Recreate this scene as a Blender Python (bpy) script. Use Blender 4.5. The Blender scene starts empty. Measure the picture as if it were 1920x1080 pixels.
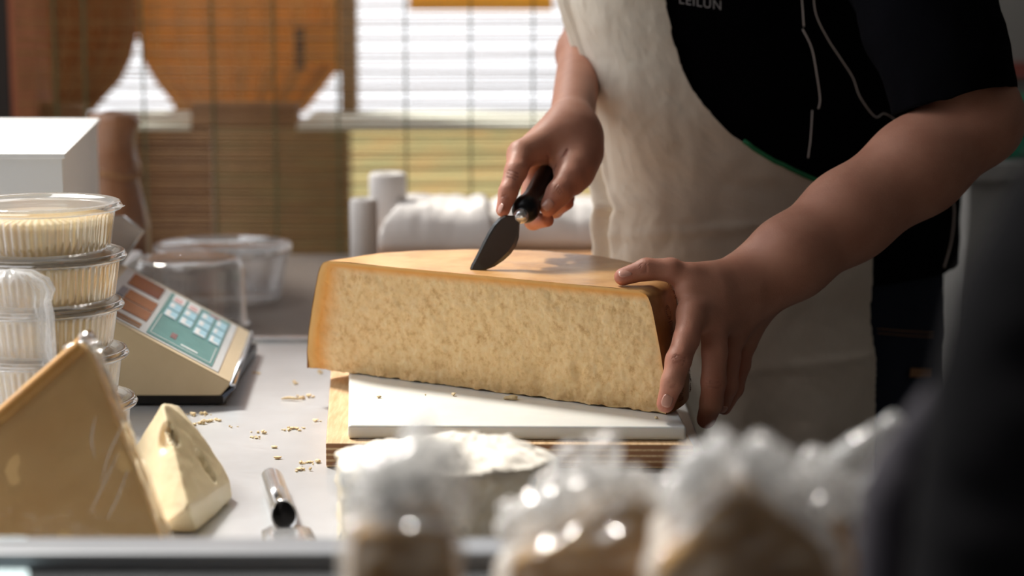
import bpy, bmesh, math, random
import numpy as np
from mathutils import Vector, noise, Matrix
random.seed(7); np.random.seed(7)
PI = math.pi
scn = bpy.context.scene
COL = scn.collection
# ------------------------------------------------------------------ camera
F = 3800.0; PITCH = .16; CH = .4764
cam = bpy.data.cameras.new('camera'); camo = bpy.data.objects.new('camera', cam); COL.objects.link(camo)
camo.location = (0, 0, CH); camo.rotation_euler = (PI/2 - PITCH, 0, 0)
cam.sensor_width = 36; cam.lens = F/1920*36; cam.clip_start = .05
cam.dof.use_dof = True; cam.dof.focus_distance = 2.0; cam.dof.aperture_fstop = 3.1; cam.dof.aperture_blades = 0
scn.camera = camo
CP, SP = math.cos(PITCH), math.sin(PITCH)

def ray(px, py):
    a = (px-960)/F; b = (540-py)/F
    return Vector((a, CP + b*SP, -SP + b*CP))
def at(px, py, Y):
    r = ray(px, py); r = r*(Y/r.y); return Vector((r.x, Y, CH + r.z))
def pl(px, py, z):
    r = ray(px, py); r = r*((z-CH)/r.z); return Vector((r.x, r.y, z))

# ------------------------------------------------------------------ materials
def nt(name):
    m = bpy.data.materials.new(name); m.use_nodes = True
    n = m.node_tree.nodes; l = m.node_tree.links
    return m, n, l, n['Principled BSDF'], n['Material Output']
def tc(n, l, scale=(1, 1, 1), rot=(0, 0, 0)):
    t = n.new('ShaderNodeTexCoord'); mp = n.new('ShaderNodeMapping')
    mp.inputs['Scale'].default_value = scale; mp.inputs['Rotation'].default_value = rot
    l.new(t.outputs['Object'], mp.inputs[0]); return mp.outputs[0]
def noi(n, l, v, scale, detail=4, rough=.55):
    x = n.new('ShaderNodeTexNoise'); x.inputs['Scale'].default_value = scale
    x.inputs['Detail'].default_value = detail; x.inputs['Roughness'].default_value = rough
    l.new(v, x.inputs['Vector']); return x.outputs['Fac']
def ramp(n, l, f, stops):
    r = n.new('ShaderNodeValToRGB'); e = r.color_ramp.elements
    while len(e) < len(stops): e.new(.5)
    for k, (p, c) in enumerate(stops):
        e[k].position = p; e[k].color = (c[0], c[1], c[2], 1)
    l.new(f, r.inputs[0]); return r.outputs[0]
def bump(n, l, h, p, strength=.3, dist=.001, prev=None):
    b = n.new('ShaderNodeBump'); b.inputs['Strength'].default_value = strength; b.inputs['Distance'].default_value = dist
    l.new(h, b.inputs['Height'])
    if prev: l.new(prev, b.inputs['Normal'])
    l.new(b.outputs[0], p.inputs['Normal']); return b.outputs[0]
def mixc(n, l, f, a, b, mode='MIX'):
    m = n.new('ShaderNodeMix'); m.data_type = 'RGBA'; m.blend_type = mode
    for s, v in ((0, f), (6, a), (7, b)):
        if hasattr(v, 'links'): l.new(v, m.inputs[s])
        elif isinstance(v, tuple): m.inputs[s].default_value = (*v, 1)
        else: m.inputs[s].default_value = v
    return m.outputs[2]
def mat(name, c1, c2=None, scale=20, rough=.6, metal=0, bmp=0, bscale=None, bdist=.001, stretch=(1, 1, 1), sss=0, trans=0, sheen=0, coat=0, spec=.5):
    m, n, l, p, o = nt(name)
    v = tc(n, l, stretch)
    f = noi(n, l, v, scale)
    c2 = c2 or tuple(x*.85 for x in c1)
    l.new(ramp(n, l, f, [(.3, c2), (.7, c1)]), p.inputs['Base Color'])
    p.inputs['Roughness'].default_value = rough; p.inputs['Metallic'].default_value = metal
    p.inputs['Specular IOR Level'].default_value = spec
    p.inputs['Coat Weight'].default_value = coat
    if sss:
        p.inputs['Subsurface Weight'].default_value = sss; p.inputs['Subsurface Radius'].default_value = (1, .5, .3)
        p.inputs['Subsurface Scale'].default_value = .01
    if bmp: bump(n, l, noi(n, l, v, bscale or scale*4), p, bmp, bdist)
    if trans:
        t = n.new('ShaderNodeBsdfTranslucent'); t.inputs[0].default_value = (*c1, 1)
        ms = n.new('ShaderNodeMixShader'); ms.inputs[0].default_value = trans
        l.new(p.outputs[0], ms.inputs[1]); l.new(t.outputs[0], ms.inputs[2]); l.new(ms.outputs[0], o.inputs[0])
    return m
def film(name, clear=.8, tint=(1, 1, 1), rough=.08, diff=.3, bscale=60, bstr=.5):
    """thin clear plastic: mostly see-through, glossy at grazing angles, a little milky"""
    m, n, l, p, o = nt(name); n.remove(p)
    v = tc(n, l)
    tr = n.new('ShaderNodeBsdfTransparent'); tr.inputs[0].default_value = (*tint, 1)
    gl = n.new('ShaderNodeBsdfGlossy'); gl.inputs['Roughness'].default_value = rough
    df = n.new('ShaderNodeBsdfTranslucent'); df.inputs[0].default_value = (.9, .9, .9, 1)
    d2 = n.new('ShaderNodeBsdfDiffuse'); d2.inputs[0].default_value = (.9, .9, .9, 1)
    b = n.new('ShaderNodeBump'); b.inputs['Strength'].default_value = bstr; b.inputs['Distance'].default_value = .004
    l.new(noi(n, l, v, bscale, 3), b.inputs['Height']); l.new(b.outputs[0], gl.inputs['Normal'])
    fr = n.new('ShaderNodeLayerWeight'); fr.inputs[0].default_value = .35; l.new(b.outputs[0], fr.inputs['Normal'])
    m0 = n.new('ShaderNodeMixShader'); m0.inputs[0].default_value = .5
    l.new(df.outputs[0], m0.inputs[1]); l.new(d2.outputs[0], m0.inputs[2])
    m1 = n.new('ShaderNodeMixShader'); m1.inputs[0].default_value = diff
    l.new(gl.outputs[0], m1.inputs[1]); l.new(m0.outputs[0], m1.inputs[2])
    mr = n.new('ShaderNodeMapRange'); mr.inputs['To Min'].default_value = 1-clear; mr.inputs['To Max'].default_value = min(1, 1-clear+.75)
    l.new(fr.outputs['Facing'], mr.inputs[0])
    m2 = n.new('ShaderNodeMixShader'); l.new(mr.outputs[0], m2.inputs[0])
    l.new(tr.outputs[0], m2.inputs[1]); l.new(m1.outputs[0], m2.inputs[2]); l.new(m2.outputs[0], o.inputs[0])
    return m

M = {}
def steel(name, base, rough, sc=(3, 60, 60)):
    m, n, l, p, o = nt(name)
    v = tc(n, l); big = noi(n, l, v, 6, 5)
    s = noi(n, l, tc(n, l, sc, (0, 0, .3)), 12, 6, .7)
    l.new(ramp(n, l, big, [(.25, tuple(x*.78 for x in base)), (.75, base)]), p.inputs['Base Color'])
    p.inputs['Metallic'].default_value = .8
    mr = n.new('ShaderNodeMapRange'); mr.inputs['To Min'].default_value = rough*.7; mr.inputs['To Max'].default_value = rough*1.4
    l.new(s, mr.inputs[0]); l.new(mr.outputs[0], p.inputs['Roughness'])
    bump(n, l, s, p, .25, .0006); return m
M['steel'] = steel('brushed_steel', (.70, .72, .75), .30)
M['steel'].node_tree.nodes['Principled BSDF'].inputs['Metallic'].default_value = .55
M['steel_dark'] = steel('dull_steel', (.20, .165, .14), .6)
M['chrome'] = steel('polished_steel', (.8, .8, .82), .2, (2, 2, 2))
M['blade'] = steel('blade_steel', (.22, .22, .21), .22, (2, 20, 2))
M['edge'] = mat('bright_edge', (.8, .82, .85), rough=.25, metal=1)
M['marble'] = mat('white_marble', (.78, .79, .76), (.68, .69, .67), 14, .28, bmp=.05, sss=.1)
def ply():
    m, n, l, p, o = nt('layered_wood')
    t = n.new('ShaderNodeTexCoord'); sx = n.new('ShaderNodeSeparateXYZ'); l.new(t.outputs['Object'], sx.inputs[0])
    w = n.new('ShaderNodeMath'); w.operation = 'SINE'
    k = n.new('ShaderNodeMath'); k.operation = 'MULTIPLY'; k.inputs[1].default_value = 1112.6
    l.new(sx.outputs[2], k.inputs[0]); l.new(k.outputs[0], w.inputs[0])
    g = noi(n, l, tc(n, l, (60, 5, 60)), 5)
    a = ramp(n, l, g, [(.3, (.50, .30, .14)), (.7, (.68, .47, .27))])
    l.new(mixc(n, l, ramp(n, l, w.outputs[0], [(.1, (0, 0, 0)), (.6, (1, 1, 1))]), (.3, .13, .05), a), p.inputs['Base Color'])
    p.inputs['Roughness'].default_value = .5; return m
M['ply'] = ply()
M['wood'] = mat('warm_wood', (.5, .25, .1), (.25, .11, .04), 6, .55, stretch=(1, 8, 8), bmp=.2)
def skin():
    m, n, l, p, o = nt('skin')
    v = tc(n, l)
    f = noi(n, l, v, 30, 5)
    c = ramp(n, l, f, [(.25, (.46, .205, .135)), (.75, (.57, .28, .19))])
    at_ = n.new('ShaderNodeAttribute'); at_.attribute_name = 'red'
    c = mixc(n, l, at_.outputs['Fac'], c, (.52, .17, .115))
    cr = n.new('ShaderNodeAttribute'); cr.attribute_name = 'crease'
    c = mixc(n, l, cr.outputs['Fac'], c, (.3, .1, .065))  # crease shade painted dark into the skin colour, besides the bump
    l.new(c, p.inputs['Base Color'])
    p.inputs['Roughness'].default_value = .5; p.inputs['Specular IOR Level'].default_value = .35
    p.inputs['Subsurface Weight'].default_value = .12; p.inputs['Subsurface Radius'].default_value = (1, .4, .25); p.inputs['Subsurface Scale'].default_value = .006
    iv = n.new('ShaderNodeMath'); iv.operation = 'MULTIPLY'; iv.inputs[1].default_value = -1; l.new(cr.outputs['Fac'], iv.inputs[0])
    b = bump(n, l, iv.outputs[0], p, .8, .0016)
    vo = n.new('ShaderNodeTexVoronoi'); vo.inputs['Scale'].default_value = 700; l.new(v, vo.inputs['Vector'])
    b2 = bump(n, l, vo.outputs['Distance'], p, .22, .0005, b)
    b3 = bump(n, l, noi(n, l, v, 120, 4), p, .3, .001, b2)
    return m
M['skin'] = skin()
M['nail'] = mat('nail', (.68, .36, .28), (.60, .29, .22), 60, .28, coat=.4)
def cloth(name, c1, c2, sc=900, rough=.9):
    m, n, l, p, o = nt(name)
    v = tc(n, l)
    c = ramp(n, l, noi(n, l, v, 9, 5), [(.3, c2), (.7, c1)])
    wv = n.new('ShaderNodeTexWave'); wv.inputs['Scale'].default_value = sc/3; wv.bands_direction = 'Z'; l.new(v, wv.inputs[0])
    wx = n.new('ShaderNodeTexWave'); wx.inputs['Scale'].default_value = sc/3; wx.bands_direction = 'X'; l.new(v, wx.inputs[0])
    ad = n.new('ShaderNodeMath'); l.new(wv.outputs['Fac'], ad.inputs[0]); l.new(wx.outputs['Fac'], ad.inputs[1])
    c = mixc(n, l, .12, c, ramp(n, l, noi(n, l, tc(n, l, (40, 40, 3)), 20), [(.3, tuple(x*.5 for x in c1)), (.7, c1)]))
    l.new(c, p.inputs['Base Color']); p.inputs['Roughness'].default_value = rough; p.inputs['Specular IOR Level'].default_value = .2
    b = bump(n, l, ad.outputs[0], p, .25, .0004)
    bump(n, l, noi(n, l, v, 25, 4), p, .35, .004, b)
    return m
M['apron'] = cloth('cream_cotton', (.80, .735, .63), (.73, .66, .55))
M['shirt'] = cloth('black_jersey', (.0035, .0035, .005), (.002, .002, .003), rough=1.0)
M['shirt'].node_tree.nodes['Principled BSDF'].inputs['Specular IOR Level'].default_value = .04
M['jeans'] = cloth('dark_denim', (.02, .026, .045), (.01, .014, .026))
M['coat'] = mat('dark_coat', (.004, .0035, .005), (.002, .002, .003), 8, .95, bmp=.3, spec=.1)
M['piping'] = mat('white_piping', (.7, .62, .58), rough=.7)
M['green'] = mat('green_trim', (.02, .22, .09), rough=.8)
M['stitch'] = mat('tan_stitching', (.32, .16, .07), rough=.8)
M['black'] = mat('black_plastic', (.004, .004, .006), rough=.35, spec=.3)
M['card'] = mat('white_cardboard', (.86, .86, .85), (.8, .8, .79), 5, .8, bmp=.05)
M['ink'] = mat('faint_blue_print', (.62, .66, .82), rough=.8)
M['beige'] = mat('beige_enamel', (.60, .48, .31), (.54, .43, .27), 25, .42, bmp=.05)
M['grey_lab'] = mat('grey_label', (.55, .57, .58), (.48, .5, .51), 20, .35)
M['keyg'] = mat('teal_membrane', (.07, .23, .22), (.05, .19, .18), 60, .35)
M['keyb'] = mat('blue_keys', (.33, .58, .70), (.28, .52, .65), 60, .35)
M['keyw'] = mat('pale_keys', (.75, .78, .8), rough=.35)
M['red'] = mat('red_print', (.6, .13, .13), rough=.4)
M['amber'] = mat('amber_display', (.36, .15, .07), (.28, .11, .05), 30, .2)
M['navy'] = mat('navy_print', (.06, .08, .13), rough=.35)
M['maroon'] = mat('maroon_display', (.2, .07, .08), (.16, .09, .07), 20, .15)
M['film'] = film('cling_film', .92, diff=.16, bscale=40, bstr=.55)
M['film_fg'] = film('crumpled_film', .78, diff=.70, bscale=45, bstr=.8, rough=.12)
M['tub'] = film('clear_tub_plastic', .86, diff=.15, bscale=15, bstr=.1, rough=.04)
M['tub_rim'] = film('clear_rim_plastic', .62, diff=.3, bscale=15, bstr=.1, rough=.06)
M['paper'] = mat('white_paper', (.84, .80, .77), (.74, .70, .67), 12, .85, bmp=.3, bscale=30, bdist=.004)
M['brownwrap'] = mat('brown_wrap', (.34, .16, .08), (.2, .085, .04), 14, .4, bmp=.5, bscale=40, bdist=.005, coat=.1)
def cheese(name, c1, c2, sc=90, bm=.5, rough=.6):
    return mat(name, c1, c2, sc, rough, bmp=bm, bscale=sc*3, bdist=.0015, sss=.08)
M['wedge'] = cheese('pale_cheese', (.82, .70, .46), (.79, .65, .40), 20, .1, .4)
M['wedge_big'] = cheese('yellow_cheese', (.92, .62, .28), (.84, .51, .20), 14, .1, .5)
M['wedge_rind'] = cheese('amber_rind', (.66, .36, .10), (.55, .26, .06), 30, .2, .45)
M['fg_cheese'] = cheese('brown_cheese', (.44, .235, .02), (.32, .15, .01), 12, .2, .6)
M['crumb'] = cheese('crumb', (.80, .64, .38), (.7, .52, .28), 200, .6)
def blue():
    m, n, l, p, o = nt('blue_cheese'); v = tc(n, l)
    f = noi(n, l, v, 38, 5, .6)
    g = noi(n, l, v, 110, 4)
    base = ramp(n, l, g, [(.3, (.74, .62, .43)), (.7, (.88, .80, .65))])
    vein = ramp(n, l, f, [(.60, (0, 0, 0)), (.67, (1, 1, 1))])
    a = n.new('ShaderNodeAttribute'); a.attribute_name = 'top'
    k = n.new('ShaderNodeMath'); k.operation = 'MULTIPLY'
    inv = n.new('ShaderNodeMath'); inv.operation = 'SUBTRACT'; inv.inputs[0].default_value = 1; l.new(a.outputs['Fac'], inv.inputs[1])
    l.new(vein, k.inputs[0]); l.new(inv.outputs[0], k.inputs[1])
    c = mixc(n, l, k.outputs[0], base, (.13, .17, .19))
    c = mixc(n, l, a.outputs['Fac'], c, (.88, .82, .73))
    l.new(c, p.inputs['Base Color']); p.inputs['Roughness'].default_value = .6
    bump(n, l, g, p, .5, .003); return m
M['blue'] = blue()
def parm():
    m, n, l, p, o = nt('grainy_cheese'); v = tc(n, l)
    f1 = noi(n, l, v, 130, 6, .7); f2 = noi(n, l, v, 28, 4); f3 = noi(n, l, v, 330, 4, .7)
    c = ramp(n, l, f1, [(.30, (.58, .32, .11)), (.48, (.82, .55, .26)), (.72, (.88, .66, .37))])
    c = mixc(n, l, ramp(n, l, f2, [(.35, (0, 0, 0)), (.75, (.5, .5, .5))]), c, (.84, .57, .27))
    c = mixc(n, l, ramp(n, l, f3, [(.70, (0, 0, 0)), (.78, (.8, .8, .8))]), c, (.93, .82, .62))
    e = n.new('ShaderNodeAttribute'); e.attribute_name = 'edge'
    sm = n.new('ShaderNodeMath'); sm.operation = 'ADD'; l.new(e.outputs['Fac'], sm.inputs[0])
    q = n.new('ShaderNodeMath'); q.operation = 'MULTIPLY_ADD'; q.inputs[1].default_value = .5; q.inputs[2].default_value = -.25
    l.new(noi(n, l, v, 60, 5), q.inputs[0]); l.new(q.outputs[0], sm.inputs[1])
    c = mixc(n, l, ramp(n, l, sm.outputs[0], [(.25, (0, 0, 0)), (.62, (.85, .85, .85)), (.8, (1, 1, 1))]), c,
             ramp(n, l, e.outputs['Fac'], [(.3, (.84, .52, .24)), (.75, (.83, .36, .065)), (.95, (.80, .46, .15))]))
    l.new(c, p.inputs['Base Color']); p.inputs['Roughness'].default_value = .62
    p.inputs['Subsurface Weight'].default_value = .08; p.inputs['Subsurface Scale'].default_value = .004
    b = bump(n, l, f1, p, .3, .0014); bump(n, l, f3, p, .35, .0007, b)
    return m
M['parm'] = parm()
def rind():
    m, n, l, p, o = nt('waxy_rind'); v = tc(n, l)
    f = noi(n, l, v, 22, 6, .65)
    c = ramp(n, l, f, [(.28, (.46, .215, .07)), (.5, (.66, .355, .13)), (.75, (.76, .46, .20))])
    a = n.new('ShaderNodeAttribute'); a.attribute_name = 'side'
    c = mixc(n, l, a.outputs['Fac'], c, ramp(n, l, f, [(.3, (.26, .11, .03)), (.7, (.46, .22, .07))]))
    s = ramp(n, l, noi(n, l, tc(n, l, (1, 2.2, 1), (0, 0, .5)), 9, 6, .75), [(.60, (0, 0, 0)), (.72, (.55, .55, .55))])
    c = mixc(n, l, s, c, (.36, .20, .13))
    l.new(c, p.inputs['Base Color']); p.inputs['Roughness'].default_value = .33
    b = bump(n, l, noi(n, l, v, 90, 5), p, .3, .001); bump(n, l, noi(n, l, v, 14, 4), p, .3, .004, b)
    return m
M['rind'] = rind()
M['pin'] = mat('pin_dot_letters', (.16, .045, .02), rough=.6)
M['bamboo'] = mat('bamboo_slats', (.34, .175, .05), (.24, .12, .03), 30, .6, stretch=(1, 1, 1), trans=.35)
M['cord'] = mat('green_cord', (.10, .12, .05), rough=.9)
M['canvas'] = mat('ochre_canvas', (.62, .33, .07), (.30, .15, .03), 5, .9, trans=.5, stretch=(1, 1, 2))
M['canvas2'] = mat('brown_canvas', (.33, .14, .035), (.18, .075, .02), 5, .9, trans=.4)
M['orange'] = mat('orange_canvas', (.80, .42, .06), (.70, .33, .05), 5, .9, trans=.5)
M['post'] = mat('red_brown_wood', (.30, .085, .025), (.2, .05, .015), 10, .7, stretch=(8, 8, 1))
M['post2'] = mat('olive_brown_wood', (.24, .15, .07), (.17, .10, .045), 10, .7, stretch=(8, 8, 1))
def lowwall(name, cs):
    return mat(name, cs[0], cs[1], 7, .8, stretch=(1, 1, 3))
M['low1'] = lowwall('dark_brown_boards', ((.17, .065, .018), (.09, .033, .01)))  # weaker light at the left is put into this darker board colour
M['low2'] = lowwall('olive_boards', ((.15, .13, .05), (.14, .075, .03)))
M['low3'] = lowwall('tan_boards', ((.85, .55, .22), (.55, .56, .26)))
M['sill'] = mat('pale_sill', (.72, .72, .62), (.6, .62, .5), 8, .7)
M['yellow'] = mat('yellow_banner', (.85, .52, .05), rough=.8, trans=.4)
M['plaster'] = mat('grey_plaster', (.32, .30, .28), (.27, .255, .235), 4, .9)
M['redband'] = mat('red_band', (.30, .08, .06), rough=.8)
M['greenbag'] = mat('green_plastic', (.0, .25, .13), (.0, .18, .09), 8, .4)
M['floor'] = mat('grey_floor', (.2, .19, .18), (.15, .145, .14), 6, .8)
M['roof'] = mat('added_roof_canvas', (.30, .28, .25), rough=.9)  # only on the added, unseen roof that shapes the daylight
M['dark'] = mat('dark_timber', (.02, .014, .01), rough=.9)
M['glass_dark'] = mat('dark_glass_top', (.05, .055, .06), (.09, .095, .10), 6, .12, bmp=.1, bscale=8)
M['rail'] = mat('pale_metal_rail', (.26, .27, .29), (.22, .23, .25), 6, .4, metal=.5)
def gridmat():
    m, n, l, p, o = nt('checked_card'); v = tc(n, l)
    b = n.new('ShaderNodeTexBrick'); b.offset = 0; b.inputs['Scale'].default_value = 90
    b.inputs['Color1'].default_value = (.80, .9, .92, 1); b.inputs['Color2'].default_value = (.75, .87, .9, 1); b.inputs['Mortar'].default_value = (.4, .58, .64, 1)
    b.inputs['Mortar Size'].default_value = .06; l.new(v, b.inputs[0]); l.new(b.outputs[0], p.inputs['Base Color']); return m
M['grid'] = gridmat()

# ------------------------------------------------------------------ object helpers
def tag(o, label=None, cat=None, group=None, kind=None):
    if label: o['label'] = label
    if cat: o['category'] = cat
    if group: o['group'] = group
    if kind: o['kind'] = kind
    return o
def thing(name, loc, label, cat, group=None):
    o = bpy.data.objects.new(name, None); COL.objects.link(o); o.location = loc; o.empty_display_size = .02
    return tag(o, label, cat, group)
def rootloc(o):
    while o.parent: o = o.parent
    return o.location
def obj(name, verts, faces, m, parent=None, smooth=True, loc=None, attrs=None):
    me = bpy.data.meshes.new(name)
    off = Vector(rootloc(parent)) if parent else Vector(loc if loc else (0, 0, 0))
    me.from_pydata([tuple(Vector(v)-off) for v in verts], [], faces)
    me.materials.append(m)
    if smooth: me.polygons.foreach_set('use_smooth', [True]*len(me.polygons))
    if attrs:
        for k, a in attrs.items():
            at_ = me.attributes.new(k, 'FLOAT', 'POINT'); at_.data.foreach_set('value', [float(x) for x in a])
    me.update()
    bm = bmesh.new(); bm.from_mesh(me); bmesh.ops.recalc_face_normals(bm, faces=bm.faces); bm.to_mesh(me); bm.free()
    o = bpy.data.objects.new(name, me); COL.objects.link(o)
    if parent: o.parent = parent
    else: o.location = off
    return o
class G:
    """vertex/face collector"""
    def __init__(s): s.v = []; s.f = []
    def add(s, v, f):
        b = len(s.v); s.v += [Vector(x) for x in v]; s.f += [tuple(i+b for i in q) for q in f]; return s
    def grid(s, rows, closed_u=False):
        nr, nc = len(rows), len(rows[0]); f = []
        for i in range(nr-1):
            for j in range(nc if closed_u else nc-1):
                k = (j+1) % nc; f.append((i*nc+j, i*nc+k, (i+1)*nc+k, (i+1)*nc+j))
        return s.add([v for r in rows for v in r], f)
    def tube(s, pts, r, n=10, cap=True, flat=1):
        pts = [Vector(p) for p in pts]; rows = []; up = None
        rs = r if isinstance(r, (list, tuple)) else [r]*len(pts)
        for i, p in enumerate(pts):
            t = (pts[min(i+1, len(pts)-1)]-pts[max(i-1, 0)]).normalized()
            if up is None: up = t.orthogonal().normalized()
            up = (up - t*up.dot(t)).normalized(); w = t.cross(up)
            rows.append([p + (up*math.cos(a)+w*math.sin(a)*flat)*rs[i] for a in (2*PI*k/n for k in range(n))])
        b = len(s.v); s.grid(rows, True)
        if cap: s.f += [tuple(b+k for k in range(n))[::-1], tuple(b+(len(pts)-1)*n+k for k in range(n))]
        return s
    def lathe(s, prof, c, n=48, flute=None):
        rows = []
        for (r, z) in prof:
            rows.append([Vector((c[0]+(r*(1+(flute(a, z) if flute else 0)))*math.cos(a), c[1]+(r*(1+(flute(a, z) if flute else 0)))*math.sin(a), c[2]+z)) for a in (2*PI*k/n for k in range(n))])
        return s.grid(rows, True)
    def prism(s, poly, ext):
        n = len(poly); poly = [Vector(p) for p in poly]; ext = Vector(ext)
        return s.add(poly+[p+ext for p in poly], [tuple(range(n)), tuple(range(2*n-1, n-1, -1))]+[(i, (i+1) % n, n+(i+1) % n, n+i) for i in range(n)])
    def box(s, x0, x1, y0, y1, z0, z1):
        return s.prism([(x0, y0, z0), (x1, y0, z0), (x1, y1, z0), (x0, y1, z0)], (0, 0, z1-z0))
    def quads(s, c):   # c: 4 bottom, 4 top
        return s.add(c, [(0, 1, 2, 3), (7, 6, 5, 4), (0, 4, 5, 1), (1, 5, 6, 2), (2, 6, 7, 3), (3, 7, 4, 0)])
    def put(s, name, m, parent=None, smooth=False, bevel=0, loc=None, seg=3, **k):
        o = obj(name, s.v, s.f, m, parent, smooth, loc, **k)
        if bevel:
            b = o.modifiers.new('bevel', 'BEVEL'); b.width = bevel; b.segments = seg; b.limit_method = 'ANGLE'; b.angle_limit = .6
            o.data.polygons.foreach_set('use_smooth', [True]*len(o.data.polygons))
            w = o.modifiers.new('wn', 'WEIGHTED_NORMAL'); w.keep_sharp = True
        return o
def struct(name, g, m, **k):
    o = g.put(name, m, **k); o['kind'] = 'structure'; return o
def fbm(p, s, o=4):
    return noise.fractal(Vector(p)*s, .9, 2.0, o)
def hullmesh(name, pts, m, parent, cuts=4, disp=.0008, nscale=60, dents=(), attr=None, bev=.004, loc=None, merge=0):
    """solid from its corner points: hull, rounded edges, fine subdivision, surface relief"""
    off = Vector(rootloc(parent)) if parent else Vector(loc or (0, 0, 0))
    bm = bmesh.new()
    for p in pts: bm.verts.new(Vector(p)-off)
    r = bmesh.ops.convex_hull(bm, input=bm.verts[:])
    bad = [e for e in r['geom_interior'] if isinstance(e, bmesh.types.BMVert)]
    if bad: bmesh.ops.delete(bm, geom=bad, context='VERTS')
    bmesh.ops.dissolve_limit(bm, angle_limit=.06, verts=bm.verts[:], edges=bm.edges[:])
    if bev: bmesh.ops.bevel(bm, geom=bm.edges[:], offset=bev, segments=2, affect='EDGES', profile=.6)
    bmesh.ops.triangulate(bm, faces=bm.faces[:])
    lim = .0028 if cuts >= 6 else .006 if cuts >= 4 else .014
    for it in range(cuts+4):
        ed = [e for e in bm.edges if e.calc_length() > lim]
        if not ed: break
        bmesh.ops.subdivide_edges(bm, edges=ed, cuts=1)
        bmesh.ops.triangulate(bm, faces=[f for f in bm.faces if len(f.verts) > 3])
    bm.normal_update()
    ws = []
    if dents:
        from mathutils.bvhtree import BVHTree as BT
        tr_ = BT.FromBMesh(bm); nd = []
        for dd in dents:
            hp = tr_.ray_cast(Vector((0, 0, CH))-off, ray(dd[0], dd[1]).normalized())[0]
            if hp: nd.append((hp+off, dd[2], dd[3]))
        dents = nd
    for v in bm.verts:
        w = v.co+off; d = fbm(w, nscale)*disp
        for (c, rad, dep) in dents:
            q = (w-Vector(c)).length/rad
            if q < 1.3: d -= dep/(1+math.exp((q-1)*14))
        ws.append(v.normal*d)
    for v, d in zip(bm.verts, ws): v.co += d
    me = bpy.data.meshes.new(name); bm.normal_update()
    vals = [attr(v.co+off, v.normal) for v in bm.verts] if attr else None
    bm.to_mesh(me); bm.free(); me.materials.append(m)
    if vals:
        a = me.attributes.new('top', 'FLOAT', 'POINT'); a.data.foreach_set('value', vals)
    me.polygons.foreach_set('use_smooth', [True]*len(me.polygons))
    o = bpy.data.objects.new(name, me); COL.objects.link(o)
    if parent: o.parent = parent
    else: o.location = off
    return o
def blob(name, c, r, m, parent=None, sub=3, disp=.0, ns=40, rot=None, loc=None):
    bm = bmesh.new(); bmesh.ops.create_icosphere(bm, subdivisions=sub, radius=1)
    c = Vector(c); off = Vector(rootloc(parent)) if parent else Vector(loc or (0, 0, 0))
    for v in bm.verts:
        q = Vector((v.co.x*r[0], v.co.y*r[1], v.co.z*r[2]))
        if rot: q = rot @ q
        w = q+c; n = q.normalized()
        v.co = w + n*fbm(w, ns)*disp - off
    me = bpy.data.meshes.new(name); bm.to_mesh(me); bm.free(); me.materials.append(m)
    me.polygons.foreach_set('use_smooth', [True]*len(me.polygons))
    o = bpy.data.objects.new(name, me); COL.objects.link(o)
    if parent: o.parent = parent
    else: o.location = off
    return o
def interp(tab, x):
    return float(np.interp(x, [t[0] for t in tab], [t[1] for t in tab]))
def spline(pts, n=8):
    pts = [Vector(p) for p in pts]; out = []
    P = [pts[0]]+pts+[pts[-1]]
    for i in range(1, len(P)-2):
        for k in range(n):
            t = k/n; a, b, c, d = P[i-1:i+3]
            out.append(.5*((2*b)+(c-a)*t+(2*a-5*b+4*c-d)*t*t+(3*b-a-3*c+d)*t**3))
    return out+[pts[-1]]

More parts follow.
